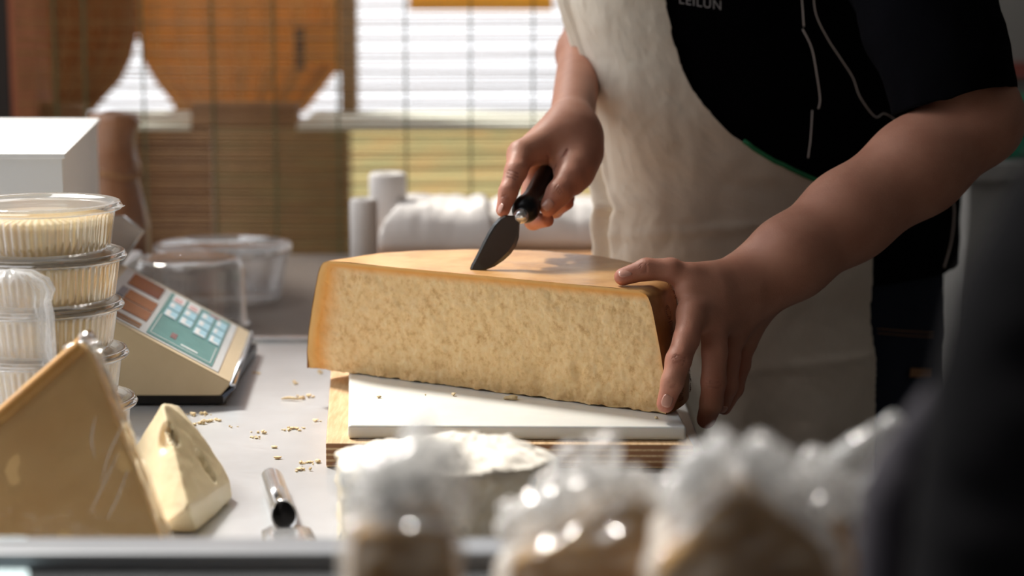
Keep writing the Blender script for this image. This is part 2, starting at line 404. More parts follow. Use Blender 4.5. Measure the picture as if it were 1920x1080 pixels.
# ------------------------------------------------------------------ implicit body modelling
class Field:
    def __init__(s, lo, hi, h):
        s.lo = np.array(lo, np.float32); s.h = h
        s.n = np.ceil((np.array(hi)-np.array(lo))/h).astype(int)+1
        s.D = np.full(s.n, 1.0, np.float32)
    def cone(s, a, b, ra, rb, k=.008, D=None, fl=None):
        """round cone smooth-joined; fl=(axis, factor) squashes the section along a direction"""
        D = s.D if D is None else D
        a = np.array(a, np.float32); b = np.array(b, np.float32)
        R = max(ra, rb)*1.3+k+.012
        i0 = np.maximum(0, ((np.minimum(a, b)-R-s.lo)/s.h).astype(int)); i1 = np.minimum(s.n, ((np.maximum(a, b)+R-s.lo)/s.h).astype(int)+2)
        if (i1 <= i0).any(): return
        X = [(s.lo[q]+s.h*np.arange(i0[q], i1[q])).astype(np.float32) for q in range(3)]
        gx, gy, gz = X[0][:, None, None]-a[0], X[1][None, :, None]-a[1], X[2][None, None, :]-a[2]
        ba = b-a; L2 = float(ba@ba)+1e-12
        t = np.clip((gx*ba[0]+gy*ba[1]+gz*ba[2])/L2, 0, 1)
        dx, dy, dz = gx-t*ba[0], gy-t*ba[1], gz-t*ba[2]
        if fl is not None:
            ax, fc = fl; ax = np.array(ax, np.float32); ax = ax/np.linalg.norm(ax)
            c = dx*ax[0]+dy*ax[1]+dz*ax[2]
            d = np.sqrt(np.maximum(dx*dx+dy*dy+dz*dz+c*c*(fc*fc-1), 1e-12))-(ra+(rb-ra)*t)
        else:
            d = np.sqrt(dx*dx+dy*dy+dz*dz)-(ra+(rb-ra)*t)
        sl = tuple(slice(i0[q], i1[q]) for q in range(3))
        o = D[sl]; hh = np.maximum(k-np.abs(o-d), 0)/k
        D[sl] = np.minimum(o, d)-hh*hh*k*.25
    def chain(s, pts, rs, k=.008, D=None, fl=None):
        for i in range(len(pts)-1): s.cone(pts[i], pts[i+1], rs[i], rs[i+1], k, D, fl)
    def mesh(s):
        D = s.D; S = D < 0
        nx, ny, nz = D.shape
        c = np.zeros((nx-1, ny-1, nz-1), np.int8)
        for i in (0, 1):
            for j in (0, 1):
                for k in (0, 1): c += S[i:nx-1+i, j:ny-1+j, k:nz-1+k]
        act = (c > 0) & (c < 8); I = np.argwhere(act); idx = np.full(act.shape, -1, np.int64); idx[act] = np.arange(len(I))
        acc = np.zeros((len(I), 3)); cnt = np.zeros(len(I))
        for ax in range(3):
            o = [q for q in range(3) if q != ax]
            for u in (0, 1):
                for w in (0, 1):
                    p = I.copy(); p[:, o[0]] += u; p[:, o[1]] += w; q = p.copy(); q[:, ax] += 1
                    d0 = D[tuple(p.T)]; d1 = D[tuple(q.T)]; mk = (d0 < 0) != (d1 < 0)
                    t = np.where(mk, d0/np.where(d0 == d1, 1, d0-d1), 0)
                    pt = p.astype(float); pt[:, ax] += t
                    acc[mk] += pt[mk]; cnt[mk] += 1
        V = acc/cnt[:, None]*s.h+s.lo
        Fs = []
        for ax in range(3):
            a = [slice(None)]*3; b = [slice(None)]*3; a[ax] = slice(0, -1); b[ax] = slice(1, None)
            E = np.argwhere(S[tuple(a)] != S[tuple(b)])
            o = [q for q in range(3) if q != ax]
            E = E[(E[:, o[0]] > 0) & (E[:, o[1]] > 0) & (E[:, o[0]] < act.shape[o[0]]) & (E[:, o[1]] < act.shape[o[1]])]
            def g(u, w):
                p = E.copy(); p[:, o[0]] -= u; p[:, o[1]] -= w; return idx[tuple(p.T)]
            q = np.stack([g(0, 0), g(1, 0), g(1, 1), g(0, 1)], 1)
            Fs.append(q[(q >= 0).all(1)])
        return V, np.concatenate(Fs)
def smin(a, b, k):
    h = np.maximum(k-np.abs(a-b), 0)/k
    return np.minimum(a, b)-h*h*k*.25
# ================================================================== light and world
w = bpy.data.worlds.new('world'); scn.world = w; w.use_nodes = True
bg = w.node_tree.nodes['Background']; bg.inputs[0].default_value = (.96, .97, 1, 1); bg.inputs[1].default_value = 1.6
sun = bpy.data.lights.new('sun', 'SUN'); sun.energy = 6.2; sun.angle = math.radians(10); sun.color = (1, .95, .86)
so = bpy.data.objects.new('sun', sun); COL.objects.link(so)
SUN = Vector((-.46, .58, .9)).normalized()
so.rotation_euler = SUN.to_track_quat('Z', 'Y').to_euler(); so.location = (-3, 5, 6)
scn.view_settings.view_transform = 'Standard'; scn.view_settings.look = 'None'; scn.view_settings.gamma = 1
scn.view_settings.use_curve_mapping = False; scn.view_settings.exposure = .15

# ================================================================== setting
FZ = -.9
struct('floor', G().box(-4, 3, -1.5, 4.4, FZ-.05, FZ), M['floor'])
# added roof, out of view: shades the right, open above the left for daylight
struct('unseen_roof_back', G().box(-.86, 3, 2.55, 3.75, 1.95, 1.99), M['roof'])
struct('unseen_roof_middle', G().box(-.66, 3, -1.4, 2.549, 1.95, 1.99), M['roof'])  # unseen roof piece, edge shaped to let some sun onto the foreground
struct('unseen_roof_front', G().box(-2.0, -.661, -1.4, .9, 1.95, 1.99), M['roof'])  # unseen roof piece added to cut daylight from the camera side
struct('unseen_wall_front', G().box(-2.0, 2.2, -1.45, -1.4, FZ, 1.95), M['plaster'])  # unseen wall added to block light from behind the camera
struct('unseen_wall_left', G().box(-2.05, -2.0, -1.4, 1.2, FZ, 1.95), M['plaster'])  # unseen wall added to narrow the daylight from the left
struct('unseen_wall_left_low', G().box(-2.05, -2.0, 1.201, 4.2, FZ, -.1), M['plaster'])  # unseen wall added to trim ambient light, low so daylight passes above
struct('unseen_wall_right', G().box(2.2, 2.25, -1.4, 4.2, FZ, 1.95), M['plaster'])  # unseen wall added to keep the right side dark
WY = 3.62     # plane of the back wall with its openings
def wx(px): return (px-960)/F*WY*1.0/ (CP) * .993
def bp(px, py, Y=WY): return at(px, py, Y)
def rect(px0, py0, px1, py1, y0, y1, g=None):
    a, b = bp(px0, 150, y0), bp(px1, 150, y0); zt = min(1.95, bp(0, py0, y0).z); zb = max(FZ+.001, bp(0, py1, y0).z)
    return (g or G()).box(a.x, b.x, y0, y1, zb, zt)
# low wall below the openings
struct('wall_back', rect(-400, 236, 392, 1500, WY, WY+.05), M['low1'])
# beyond the blind, outdoors: olive and tan board fences under open sky
def fence(name, px0, px1, Y, m, label):
    a, b = at(px0, 230, Y), at(px1, 230, Y)
    o = G().box(a.x, b.x, Y, Y+.03, FZ+.001, a.z).put(name, m, loc=(a.x, Y, FZ)); return tag(o, label, 'fence')
fence('board_fence', -600, 656, 4.6, M['low2'], 'olive brown board fence seen through the lower middle of the blind')
fence('board_fence', 656, 2300, 6.2, M['low3'], 'tan and green board fence seen through the blind left of the arm')
struct('wall_back_plastered', rect(1130, -2600, 3300, 1500, WY, WY+.06), M['plaster'])
# deep window ledges lit by the sky, seen from slightly above
zl = bp(0, 233, WY).z
for nm, pa, pb in (('trim_1', 150, 356), ('trim_2', 556, 1130)):
    struct(nm, G().box(bp(pa, 150).x, bp(pb, 150).x, WY-.01, 3.96, zl-.010, zl), M['sill'])
struct('trim_3', rect(-400, -2600, 18, 236, WY-.02, WY+.06), M['dark'])
struct('trim_4', rect(20, -1500, 66, 236, WY-.05, WY+.07), M['post'])
xa, xb = at(638, 150, 3.9).x, at(668, 150, 3.9).x; struct('trim_5', G().box(xa, xb, 3.90, 3.955, zl+.0005, 1.949), M['post2'])
struct('trim_6', rect(356, 197, 556, 236, WY-.01, WY+.05), M['low1'])
struct('trim_8', rect(60, 195, 152, 236, WY-.01, WY+.05), M['low1'])
struct('trim_7', rect(1785, 118, 2300, 146, WY-.03, WY), M['redband'])
# canvas hangings, draped so that daylight shows between them
def drape(name, left, right, y0, m, label, top=-900, Y=3.985, folds=5, cat='curtain'):
    rows = []
    ys = sorted(set([top]+[p[0] for p in left]+[p[0] for p in right]+list(range(0, y0, 14))+[y0]))
    ys = [y for y in ys if y <= y0]
    for py in ys:
        l, r = interp(left, py), interp(right, py); row = []
        for k in range(41):
            u = k/40; p = bp(l+(r-l)*u, py, Y)
            p.y += .012*math.sin(u*folds*2*PI+py*.004)+.01*fbm((p.x*2, 0, p.z), 4)
            row.append(p)
        rows.append(row)
    g = G().grid(rows); o = g.put(name, m, None, True, loc=rows[-1][20])
    s = o.modifiers.new('thick', 'SOLIDIFY'); s.thickness = .003
    return tag(o, label, cat)
drape('canvas_curtain', [(-900, 60), (300, 60)], [(-900, 259), (58, 258), (80, 252), (110, 244), (150, 224), (178, 198), (197, 180), (209, 176)], 209, M['canvas2'],
      'brown canvas curtain left of the tall white triangular gap')
drape('canvas_curtain', [(-900, 256), (58, 257), (80, 261), (115, 268), (155, 290), (195, 322), (209, 326)],
      [(-900, 640), (130, 640), (138, 624), (170, 600), (197, 578), (209, 570)], 209, M['canvas'],
      'ochre canvas curtain between the two white triangular gaps', folds=7)
def rq(px0, py0, px1, py1, Y):
    a, b = at(px0, py0, Y), at(px1, py1, Y); return G().box(a.x, b.x, Y, Y+.005, b.z, a.z)
g = rq(572, 48, 634, 118, 3.94); tag(g.put('canvas_patch', M['orange'], loc=bp(600, 80)), 'bright orange cloth patch in front of the ochre curtain beside the post', 'cloth')
g = rq(552, 52, 572, 130, 3.94); tag(g.put('dark_hook_board', M['dark'], loc=bp(560, 90)), 'narrow dark upright board left of the orange cloth patch', 'board')
g = rect(768, -160, 1036, 20, WY+.5, WY+.504); tag(g.put('yellow_banner', M['yellow'], loc=bp(900, 0, WY+.5)), 'yellow banner hanging outside at the top of the bright opening', 'banner')
# bamboo blind
BY = 3.36
bl = thing('bamboo_blind', at(580, 300, BY), 'bamboo matchstick blind hanging across the back of the stall', 'blind')
g = G(); z = at(0, 520, BY).z; ztop = at(0, -420, BY).z
x0, x1 = at(24, 0, BY).x, at(1180, 0, BY).x
rnd = random.Random(3)
while z < ztop:
    cnt_ = globals().get('cnt_', 0)+1; h = rnd.choice((.0020, .0024, .0028)) if cnt_ % 4 else .0046; pit = .0062*rnd.uniform(.85, 1.15)+(.002 if cnt_ % 4 == 0 else 0)
    a = rnd.uniform(-.001, .001); xs = [x0+(x1-x0)*k/24 for k in range(25)]
    ph = rnd.uniform(0, 9)
    rows = []
    for x in xs:
        zz = z + .0007*math.sin(x*6+ph)+a*x; yy = BY+.012*math.sin(x*7)
        rows.append([Vector((x, yy-.0009, zz)), Vector((x, yy, zz+h/2)), Vector((x, yy+.0009, zz)), Vector((x, yy, zz-h/2))])
    g.grid(rows, True); z += pit
g.put('slats', M['bamboo'], bl, True)
for px in (97, 152, 262, 395, 512, 632, 760, 882, 1000, 1118):
    x = at(px, 0, BY).x; yy = BY+.012*math.sin(x*7)
    G().box(x-.0014, x+.0014, yy-.0022, yy+.0022, at(0, 520, BY).z, ztop).put('cord', M['cord'], bl)

# ================================================================== steel work table
TX0, TX1, TY0, TY1 = -1.5, .19, 1.36, 2.53
t = thing('work_table', (-.6, 2, FZ), 'brushed steel work table carrying the cheese board and scale', 'table')
G().box(TX0, TX1, TY0, TY1, -.03, 0).put('table_top', M['steel'], t, bevel=.003)
for x in (-1.4, .12):
    for y in (1.45, 2.45): G().box(x-.02, x+.02, y-.02, y+.02, FZ, -.03).put('leg', M['steel'], t)
G().box(TX0, TX1, TY1-.012, TY1+.006, -.02, .006).put('back_lip', M['edge'], t, bevel=.002)
t = thing('rear_counter', (-.6, 3, FZ), 'dull grey steel counter behind the work table under the blind', 'counter')
G().box(-1.5, .21, 2.56, 3.30, -.05, .0).put('counter_top', M['steel_dark'], t, bevel=.003)
for x in (-1.4, .18):
    for y in (2.65, 3.2): G().box(x-.02, x+.02, y-.02, y+.02, FZ, -.05).put('leg', M['steel_dark'], t)

# boards
W0 = .024
wb = G().quads([(-.177, 1.878, .0002), (.172, 1.872, .0002), (.150, 2.30, .0002), (-.209, 2.31, .0002), (-.177, 1.878, W0), (.172, 1.872, W0), (.150, 2.30, W0), (-.209, 2.31, W0)])
tag(wb.put('wooden_board', M['ply'], loc=(0, 2.1, 0), bevel=.0015), 'layered wooden board under the white marble slab', 'board')
MZ = .038
mb = G().quads([(-.157, 1.894, W0+.0003), (.1665, 1.887, W0+.0003), (.155, 2.20, W0+.0003), (-.181, 2.21, W0+.0003), (-.157, 1.894, MZ), (.1665, 1.887, MZ), (.155, 2.20, MZ), (-.181, 2.21, MZ)])
tag(mb.put('marble_slab', M['marble'], loc=(0, 2.1, W0), bevel=.003), 'white marble cutting slab under the big half wheel of cheese', 'cutting board')

# ================================================================== the half wheel of hard cheese
CX, CY, TH, HH, RB, RT = -.0365, 2.049, .552, .1206, .22, .1925
CZ = MZ+.0008
U = Vector((math.cos(TH), -math.sin(TH), 0)); N = Vector((math.sin(TH), math.cos(TH), 0)); CC = Vector((CX, CY, CZ))
PROF = [(0, .2195), (.15, .2195), (.35, .2165), (.55, .2120), (.75, .2065), (.88, .2025), (.95, .1990), (.985, .1950), (1.0, .188)]
def rad(v): return interp(PROF, v)
ch = thing('half_cheese_wheel', tuple(CC), 'large half wheel of hard grainy cheese with orange rind on the marble slab', 'cheese')
# paste: cut face grid + back core
NU, NV = 420, 110
rows = []; edge = []
VV = [v/NV for v in range(NV+1)]
for v in VV:
    R = rad(v)-.0006; row = []
    for i in range(NU+1):
        s = -1+2*i/NU; x = s*R
        zz = v*HH*.998
        ragged = .0022*fbm((x, 0, 1), 60)+.0026*abs(fbm((x, 3, 1), 22)) if v < .12 else 0
        ragged *= (1-v/.12) if v < .12 else 0
        p = CC+U*x+Vector((0, 0, zz+max(ragged, -.0002)))
        d = fbm(p, 34, 5)*.0019+fbm(p, 150, 4)*.0006
        top = min(1, (1-v)*HH/.012); sd = min(1, (R-abs(x))/.012)
        amp = max(.15, min(top, sd))
        # chipped hollow low down and crumbs torn away
        ch_ = .004*math.exp(-((x-.075)/.012)**2-((zz-.016)/.02)**2)+.003*math.exp(-((x-.12)/.006)**2-((zz-.03)/.012)**2)
        und = .0025*math.exp(-(v/.10)**2)*(1+fbm(p, 45))
        p += N*(max(d, -.004)*amp+ch_+und+.0005)
        row.append(p)
        de = (1-v)*HH/.0105; dl = (R+x)/.030; dr = (R-x)/.010
        e = 0
        e = max(e, 1-de*.62 if de < 1.6 else 0, 1-dl*.55 if dl < 1.8 else 0, (.55-dr*.5) if dr < 1.1 else 0)
        edge.append(max(0, e))
    rows.append(row)
g = G().grid(rows)
nf = len(g.v)
# solid body behind the face (inside the rind)
brow = []
for v in (0, .35, .7, .96):
    R = rad(v)-.003
    brow.append([CC+U*(R*math.cos(a))+N*(max(R*math.sin(a), .007))+Vector((0, 0, v*HH+.0002)) for a in (PI*k/60 for k in range(61))])
g.grid(brow)
b0 = len(g.v); n61 = 61
g.f.append(tuple(nf+k for k in range(n61)))
g.f.append(tuple(nf+3*n61+k for k in range(n61)))
# bottom strip joining face and body
bs = [rows[0][i*7] for i in range(61)]
g.grid([bs, [CC+U*(RB*.99*(-1+2*k/60))+N*.012+Vector((0, 0, .0002)) for k in range(61)]])
edge += [0]*(len(g.v)-len(edge))
g.put('paste', M['parm'], ch, True, attrs={'edge': edge})
# rind
rows = []; side = []
NA = 240
prof = [(rad(v/30), v/30*HH) for v in range(31)]+[(.182, HH+.0002), (.16, HH+.0006), (.12, HH+.0004), (.08, HH), (.04, HH-.0003), (.001, HH-.0004)]
for (r, z) in prof:
    row = []
    for k in range(NA+1):
        a = PI*k/NA
        q = CC+U*(r*math.cos(a))+N*(r*math.sin(a))+Vector((0, 0, z))
        n_ = (U*math.cos(a)+N*math.sin(a)) if z < HH*.98 else Vector((0, 0, 1))
        q += n_*(fbm(q, 18)*.0008-.0004)
        row.append(q); side.append(1.0 if (z < HH*.955) else max(0, 1-(z-HH*.955)/(HH*.03)))
    rows.append(row)
rg = G().grid(rows)
rd = rg.put('rind', M['rind'], ch, True, attrs={'side': side})
# pin dotted lettering around the side, seen left and right of the gripping fingers
def ring_text(txt, a0, z0, hgt):
    c = bpy.data.curves.new('t', 'FONT'); c.body = txt; c.size = hgt; c.extrude = 0; c.resolution_u = 2
    o = bpy.data.objects.new('t', c); COL.objects.link(o); dg = bpy.context.evaluated_depsgraph_get()
    me = bpy.data.meshes.new_from_object(o.evaluated_get(dg)); vs = [v.co.copy() for v in me.vertices]
    es = [tuple(e.vertices) for e in me.edges]; cntf = {}
    for p in me.polygons:
        for e in p.edge_keys: cntf[e] = cntf.get(e, 0)+1
    bd = [e for e, k in cntf.items() if k == 1]
    bpy.data.objects.remove(o); g = G(); dots = []
    def mp(x, y):
        zz = z0+x  # letters run up the side
        v = min(max(zz/HH, 0), 1); R = rad(v)+.0012; a = a0-y/R
        return CC+U*(R*math.cos(a))+N*(R*math.sin(a))+Vector((0, 0, zz)), U*math.cos(a)+N*math.sin(a)
    for a, b in bd:
        p, q = vs[a], vs[b]; L = (q-p).length; k = max(1, int(L/.0016))
        for i in range(k): dots.append(p.lerp(q, i/k))
    kept = []
    for d in dots:
        if all((d-e).length > .0012 for e in kept): kept.append(d)
    for d in kept:
        c0, nn = mp(d.x, d.y); t1 = Vector((0, 0, 1)); t2 = nn.cross(t1)
        g.add([c0+(t1*math.cos(u)+t2*math.sin(u))*.0006-nn*.0006 for u in (0, 1.57, 3.14, 4.71)]+[c0+nn*.0001], [(0, 1, 4), (1, 2, 4), (2, 3, 4), (3, 0, 4)])
    return g
g = G()
for i, (tx, a0) in enumerate((('REGGIANO', .20), ('PARMIGIANO', .42), ('REGGIANO', .64))):
    q = ring_text(tx, a0, .006, .019); g.add(q.v, q.f)
g.put('pin_lettering', M['pin'], ch)

# ================================================================== scattered crumbs
def crumbs(name, spots, label, zb, m=M['crumb'], n=26, spread=.012, size=(.0008, .0032), cat='crumbs', seed=1):
    r = random.Random(seed); g = G()
    base = pl(spots[0][0], spots[0][1], zb)
    for (px, py, k) in spots:
        c = pl(px, py, zb)
        for i in range(int(n*k)):
            s = r.uniform(*size)*(1 if i else 1.3); sp = spread*(.3+k*.7)
            o = Vector((r.gauss(0, sp), r.gauss(0, sp), 0)); bm = bmesh.new(); bmesh.ops.create_icosphere(bm, subdivisions=1, radius=1)
            sc = Vector((r.uniform(.7, 1.5), r.uniform(.7, 1.5), r.uniform(.5, .9)))*s
            vs = [Vector((v.co.x*sc.x, v.co.y*sc.y, v.co.z*sc.z))*(1+.35*r.uniform(-1, 1)) for v in bm.verts]
            mz = min(v.z for v in vs)
            g.add([c+o+v-Vector((0, 0, mz)) for v in vs], [tuple(v.index for v in f.verts) for f in bm.faces]); bm.free()
    o = g.put(name, m, loc=base); tag(o, label, cat, kind='stuff'); return o
crumbs('cheese_crumbs', [(578, 868, .8), (566, 882, .3), (545, 806, .5), (562, 806, .4), (476, 822, .4), (486, 812, .3), (590, 745, .2), (560, 748, .3), (376, 795, .6), (398, 790, .4), (360, 778, .5), (386, 778, .4), (520, 840, .15), (440, 800, .2), (600, 700, .3), (480, 700, .3), (550, 720, .3), (515, 860, .1), (596, 790, .2)],
       'pale cheese crumbs strewn over the bare steel table left of the wooden board', 0, spread=.006, n=18, size=(.0006, .0024))
crumbs('cheese_crumbs', [(795, 742, .12), (850, 743, .1), (716, 746, .1), (1230, 786, .15)], 'few tiny cheese crumbs on the white marble slab', MZ, n=10, spread=.004, size=(.0006, .0018), seed=4)
fk_ = pl(957, 744, MZ+.002)+Vector((0, -.004, 0)); blob('cheese_flake', fk_, (.0075, .004, .0022), M['crumb'], None, 3, .0025, 160, loc=fk_)
tag(bpy.data.objects['cheese_flake'], 'small flake of cheese hanging at the lower cut edge on the marble', 'cheese flake')
for i, (px, py, L, lb) in enumerate(((546, 748, .011, 'curled pale cheese shaving on the steel table nearer the scale'),)):
    g = G(); c = pl(px, py, .002)
    g.tube([c+Vector((L*(k/6-.5)*2, .002*math.sin(k), .001*math.sin(k*.5))) for k in range(7)], [.0006, .0014, .0016, .0018, .0016, .0012, .0005], 8)
    tag(g.put('cheese_shaving', M['crumb'], None, True, loc=c), lb, 'cheese shaving')

# ================================================================== knife
tip = at(882, 506, 2.085); tip.z = CZ+HH+.0012; tip = at(882, 506, 2.085)
ferr = at(974, 409, 2.105)
k = thing('cheese_knife', tip, 'short leaf-bladed hard cheese knife with black handle held on the cheese', 'knife')
# blade in the plane facing the camera, slight yaw
ax = (ferr-tip); L = ax.length; ax.normalize()
vdir = (Vector((0, 1, -.05))); wdir = ax.cross(vdir).normalized(); nrm = wdir.cross(ax).normalized()
if wdir.x < 0: wdir = -wdir          # wdir points to the right in view
prof = [(0, 0, 0), (.015, -.0015, .0022), (.06, -.0030, .0070), (.15, -.0048, .0118), (.27, -.0075, .0160), (.42, -.0110, .0185), (.55, -.0138, .0192), (.68, -.0158, .0178), (.8, -.0158, .0135), (.88, -.0140, .0085), (.94, -.0085, .0045), (1.0, -.0045, .0035)]
rows = []
for (s, l, r) in prof:
    c = tip+ax*(L*s); tk = .0012*min(1, s*6+.1)
    row = []
    for u in (0, .12, .5, .88, 1): row.append(c+wdir*(l+(r-l)*u)+nrm*(tk*(0 if u in (0, 1) else 1)))
    for u in (.88, .5, .12): row.append(c+wdir*(l+(r-l)*u)-nrm*tk)
    rows.append(row)
G().grid(rows, True).put('blade', M['blade'], k, False)
# bright ground bevel along the left edge
g = G(); rr = []
for (s, l, r) in prof[1:-2]:
    c = tip+ax*(L*s); rr.append([c+wdir*(l-.0001)-nrm*.0002, c+wdir*(l-.0001)+nrm*.0016*0+wdir*0, c+wdir*(l+.0024)-nrm*.00135, c+wdir*(l+.0024)+nrm*.00135])
sgn = -1 if nrm.y > 0 else 1
rr = [[c[0], c[2] if sgn < 0 else c[3]] for c in rr]
G().grid(rr).put('ground_edge', M['edge'], k, False)
f2 = ferr+ax*.002; hend = at(1034, 318, 2.21)
hax = (hend-f2).normalized()
G().tube([f2-hax*.005, f2-hax*.003, f2, f2+hax*.007, f2+hax*.009], [.0045, .0068, .0078, .0078, .0066], 24).put('ferrule', M['chrome'], k, True)
HL = (hend-f2).length
G().tube([f2+hax*(HL*s) for s in (.04, .06, .10, .16, .22, .30, .42, .6, .8, .92, .98, 1.0)], [.006, .0105, .0135, .0148, .0140, .0118, .0110, .0122, .0130, .0120, .008, .002], 28).put('handle', M['black'], k, True)
print('tip z', tip.z, 'cheese top', CZ+HH)
# ================================================================== scale
sc = thing('retail_scale', (-.38, 2.3, 0), 'beige electronic shop scale with sloping keypad panel behind the tubs', 'scale')
Y0, Y1 = 2.145, 2.447
xr0, xr1 = -.303, -.321      # right edge front/back
xl0, xl1 = -.455, -.473
zr, zt = .028, .110
sl = Vector((xr0-xl0, 0, zr-zt))
# body outline seen from the side: ridge, slope, chamfered toe
def prof_s(xo, Y):
    return [Vector((xo-.036, Y, .012)), Vector((xo-.012, Y, .012)) , Vector((xo, Y, zr-.002)), Vector((xo-.002, Y, zr)), Vector((xo-.152, Y, zt)), Vector((xo-.175, Y, zt)), Vector((xo-.175, Y, .012))]
a, b = prof_s(xr0, Y0), prof_s(xr1, Y1)
n = len(a)
G().add(a+b, [tuple(range(n)), tuple(range(2*n-1, n-1, -1))]+[(i, (i+1) % n, n+(i+1) % n, n+i) for i in range(n)]).put('housing', M['beige'], sc, bevel=.0022)
G().box(-.49, xr0-.010, Y0+.004, Y1-.004, .002, .013).put('base_plate', M['black'], sc, bevel=.001)
e0 = Vector((xr0, Y0, zr)); e1 = Vector((xr1, Y1, zr))
G().tube([e0+Vector((.001, .0, -.003)), e1+Vector((.001, 0, -.003))], .0032, 8).put('front_trim', M['edge'], sc, True)
G().add([e0+Vector((.0006, 0, -.007)), e1+Vector((.0006, 0, -.007)), e1+Vector((-.011, 0, -.0155)), e0+Vector((-.011, 0, -.0155)),
         e0+Vector((.004, 0, -.008)), e1+Vector((.004, 0, -.008)), e1+Vector((-.008, 0, -.0185)), e0+Vector((-.008, 0, -.0185))], [(0, 1, 2, 3), (7, 6, 5, 4), (0, 4, 5, 1), (1, 5, 6, 2), (2, 6, 7, 3), (3, 7, 4, 0)]).put('underside_strip', M['navy'], sc)
for (x, y) in ((-.32, Y0+.02), (-.47, Y0+.02), (-.33, Y1-.02), (-.48, Y1-.02)):
    G().lathe([(0, 0), (.008, 0), (.008, .004), (0, .004)], (x, y, 0), 12).put('foot', M['black'], sc, True)
def pan(s, t, h=.0): # s down the slope from the ridge, t depth 0 front..1 back
    l = Vector((xr0-.152, Y0, zt)); r = Vector((xr0-.002, Y0, zr)); l2 = Vector((xr1-.152, Y1, zt)); r2 = Vector((xr1-.002, Y1, zr))
    p = l.lerp(r, s).lerp(l2.lerp(r2, s), t); nn = Vector((zt-zr, 0, r.x-l.x)).normalized(); return p+nn*h
def patch(name, s0, s1, t0, t1, m, h0=.0, h1=.0008, par=None):
    c = [(s0, t0), (s1, t0), (s1, t1), (s0, t1)]
    return G().quads([pan(s, t, h0) for s, t in c]+[pan(s, t, h1) for s, t in c]).put(name, m, par or sc)
lab = patch('label_plate', .03, .91, .035, .965, M['grey_lab'], -.0005, .0008)
kp = patch('keypad', .39, .86, .06, .935, M['keyg'], .0006, .0014)
cols = [(.415, .515), (.53, .63), (.645, .745), (.76, .85)]
for ci, (s0, s1) in enumerate(cols):
    o = 0 if ci < 2 else -.05
    for ri in range(3):
        t1 = .915-ri*.155+o; t0 = t1-.135
        par = patch('key', s0+.006, s1-.004, t0, t1, M['keyw'] if ri == 0 and ci < 2 else M['keyb'], .0012, .0022, kp)
        if ri == 0 and ci < 2:
            for q in (0, 1): patch('key_print', s0+.018, s1-.02, t0+.022+q*.042, t0+.040+q*.042, M['red'], .0018, .0025, kp)
        else:
            patch('key_print', s0+.012, s1-.055, t0+.03, t1-.02, M['keyw'], .0018, .0025, kp)
            if ri == 2: patch('key_print', s0+.012, s1-.014, t0+.006, t0+.030, M['keyw'], .0018, .0025, kp)
for (s0, s1, t0, t1, mm) in ((.535, .575, .17, .26, 'maroon'), (.62, .74, .13, .15, 'keyw'), (.41, .84, .09, .096, 'keyw'), (.41, .414, .09, .47, 'keyw'), (.836, .84, .09, .38, 'keyw'), (.70, .78, .885, .905, 'red')):
    patch('keypad_print', s0, s1, t0, t1, M[mm], .0010, .0018, kp)
patch('display_window', .10, .34, .68, .93, M['maroon'], .0006, .0016)
patch('display_window', .14, .355, .42, .60, M['amber'], .0006, .0016)
patch('display_window', .14, .355, .22, .40, M['amber'], .0006, .0016)
patch('display_print', .085, .135, .42, .60, M['navy'], .0006, .0016); patch('display_print', .085, .135, .22, .40, M['navy'], .0006, .0016)
patch('display_print', .13, .34, .10, .145, M['stitch'], .0006, .0014); patch('display_print', .13, .34, .065, .085, M['stitch'], .0006, .0014)
# weighing platform left of the housing carrying the white box
G().box(-.95, -.507, 2.17, 2.75, .06, .085).put('platform', M['steel'], sc, bevel=.004)
G().box(-.90, -.49, 2.22, 2.62, .004, .06).put('platform_base', M['beige'], sc, bevel=.004)
# clear plastic display shield
q = [at(190, 404, 2.458), at(232, 405, 2.458), at(268, 434, 2.458), at(218, 508, 2.458), at(190, 508, 2.458)]
m_sh = film('smoked_shield', .45, (.75, .70, .66), .1, .4, 20, .1)
g = G().prism(q, (.002, .003, .0)); g.put('display_shield', m_sh, sc)
G().tube(q[1:4], .0012, 6).put('shield_edge', M['edge'], sc, True)

# ================================================================== white cardboard box on the platform
bx = thing('cardboard_box', (-.66, 2.5, .0865), 'plain white cardboard box standing on the scale platform at left', 'box')
zt_ = .272
fr = pl(118, 290, zt_); br = pl(182, 224, zt_)
fl_ = Vector((-.86, fr.y, zt_)); bl_ = Vector((-.93, br.y, zt_))
base = .0865
G().quads([Vector((p.x, p.y, base)) for p in (fl_, fr, br, bl_)]+[fl_, fr, br, bl_]).put('carton', M['card'], bx, bevel=.002)
e = Vector((0, 0, .0012))
G().quads([fl_+Vector((-.002, -.003, -.004)), fr+Vector((.003, -.003, -.004)), br+Vector((.003, .003, -.004)), bl_+Vector((-.002, .003, -.004))]+[fl_+e+Vector((-.002, -.003, 0)), fr+e+Vector((.003, -.003, 0)), br+e+Vector((.003, .003, 0)), bl_+e+Vector((-.002, .003, 0))]).put('lid', M['card'], bx, bevel=.001)
g = G()
for (px, py, w_) in ((30, 262, 22), (40, 258, 40), (52, 255, 26), (78, 238, 20), (92, 240, 10), (20, 275, 12)):
    c = pl(px, py, zt_+.0014); g.quads([c+Vector((dx*w_/1600, dy*.006, dz)) for dz in (0, .0003) for dx, dy in ((-.5, -.5), (.5, -.5), (.6, .5), (-.4, .5))])
    g.put('faint_print', M['ink'], bx); g = G()

